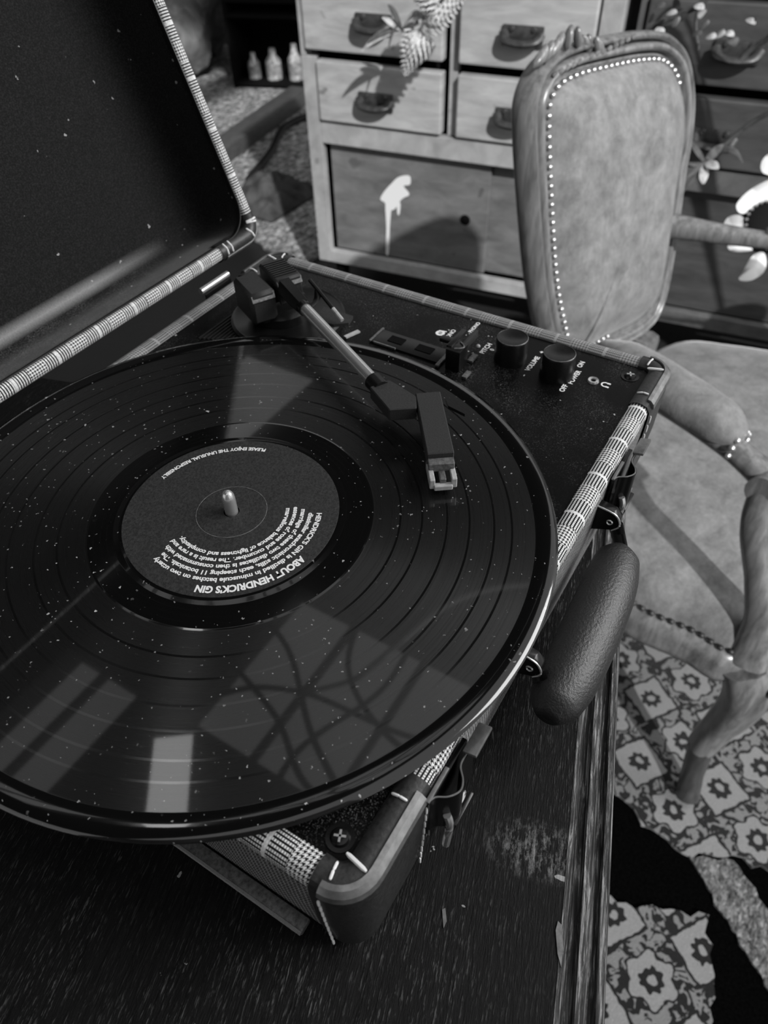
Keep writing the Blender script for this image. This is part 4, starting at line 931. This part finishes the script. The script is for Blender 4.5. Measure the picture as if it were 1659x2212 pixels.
# big white flower with black seed disc
fc = cp(1655, 492, .36); stem([cp(1900, 560, .40), cp(1760, 520, .36), fc + aw * .012], .006)
fr = CF.to_track_quat('Z', 'Y').to_matrix().to_4x4() @ Matrix.Rotation(.0, 4, 'X')
bm = NB(); ball(bm, fc, .046, (1, 1, .42), 3, fr); add('seed_disc', bm, 'black', fb)
def fpt(u, v, o): return atp(u, v, fc - CF * o, CF)
for i in range(26):
    a = 2 * pi * i / 26; bm = NB(); ball(bm, fc + (CR * cos(a) + CD * sin(a)) * .041 - CF * .012, .0030, (1, 1, 1), 1); add('stamen', bm, 'nail', fb)
for poly, mt in (([(1606, 462), (1590, 446), (1604, 424), (1628, 405), (1662, 388), (1700, 380), (1720, 450), (1660, 440)], 'petal'), ([(1606, 470), (1575, 468), (1562, 490), (1570, 512), (1590, 530), (1622, 530)], 'drawer'),
                 ([(1612, 528), (1590, 524), (1572, 530), (1578, 542), (1598, 545), (1626, 540)], 'petal'), ([(1640, 545), (1622, 556), (1606, 585), (1596, 604), (1622, 606), (1648, 590), (1656, 570), (1652, 548)], 'petal'), ([(1650, 375), (1645, 350), (1665, 330), (1700, 330), (1700, 378)], 'petal')):
    bm = NB(); P = crom([(*q, 0) for q in poly], 4, True); c = sum(P, Vector()) / len(P)
    top = [bm.verts.new(fpt(p.x, p.y, .004)) for p in P]; bot = [bm.verts.new(fpt(p.x, p.y, -.002)) for p in P]; ct = bm.verts.new(fpt(c.x, c.y, .014)); cb_ = bm.verts.new(fpt(c.x, c.y, .006))
    for i in range(len(P)):
        j = (i + 1) % len(P); bm.faces.new((top[i], top[j], ct)); bm.faces.new((bot[j], bot[i], cb_)); bm.faces.new((top[j], top[i], bot[i], bot[j]))
    add('petal', bm, mt, fb, angle=60)

# ================================================================== bottle rack far behind
ra = Vector((2.86, 2.56, FL)); rd = Vector((.36, -1.0, 0)).normalized(); rz = math.atan2(rd.y, rd.x)
rk = thing('bottle_rack', 'black open rack holding small bottles behind the pine cabinet', 'rack', (*ra.xy, FL + .012), rz)
for x in (.006, .56): add('upright', box(NB(), (x, .15, .46), (.014, .30, .92)), 'black', rk, smooth=False)
for z in (.02, .30, .36, .66, .91): add('shelf', box(NB(), (.283, .15, z), (.54, .30, .016)), 'black', rk, smooth=False)
add('back_board', box(NB(), (.283, .296, .46), (.54, .008, .90)), 'black', rk, smooth=False)
RM = Matrix.Translation((*ra.xy, FL + .012)) @ Matrix.Rotation(rz, 4, 'Z')
k = 0
for z in (.028, .368):
    for x in (.09, .19, .30, .42, .50):
        h = .11 + .04 * ((k * 7) % 3) / 2; r_ = .030 + .008 * ((k * 5) % 3) / 2; p = RM @ Vector((x, .07, z))
        bm = NB(); lathe(bm, [(0, 0), (r_, 0), (r_, h * .6), (r_ * .5, h * .78), (r_ * .42, h), (0, h)], (0, 0, 0), 14)
        o = add('bottle', bm, 'glass_bit'); o.location = p
        sh = 'lower' if z < .2 else 'middle'; od = {.09: 'farthest from the pine cabinet', .19: 'fourth from the pine cabinet', .30: 'third from the pine cabinet', .42: 'second from the pine cabinet', .50: 'right beside the pine cabinet'}[x]
        tag(o, 'small glass bottle on the %s shelf of the black rack, %s' % (sh, od), 'bottle', 'bottles on the %s rack shelf' % sh); k += 1
        bm = NB(); lathe(bm, [(r_ * 1.01, h * .15), (r_ * 1.02, h * .15), (r_ * 1.02, h * .5), (r_ * 1.01, h * .5)], (0, 0, 0), 14); add('paper_label', bm, 'old_paper', o)

# ------------------------------------------------------------------ lift everything so that the floor lies at z = 0
for o in list(COL.objects):
    if o.parent is None and o.type in ('MESH', 'EMPTY'): o.location.z += ZR
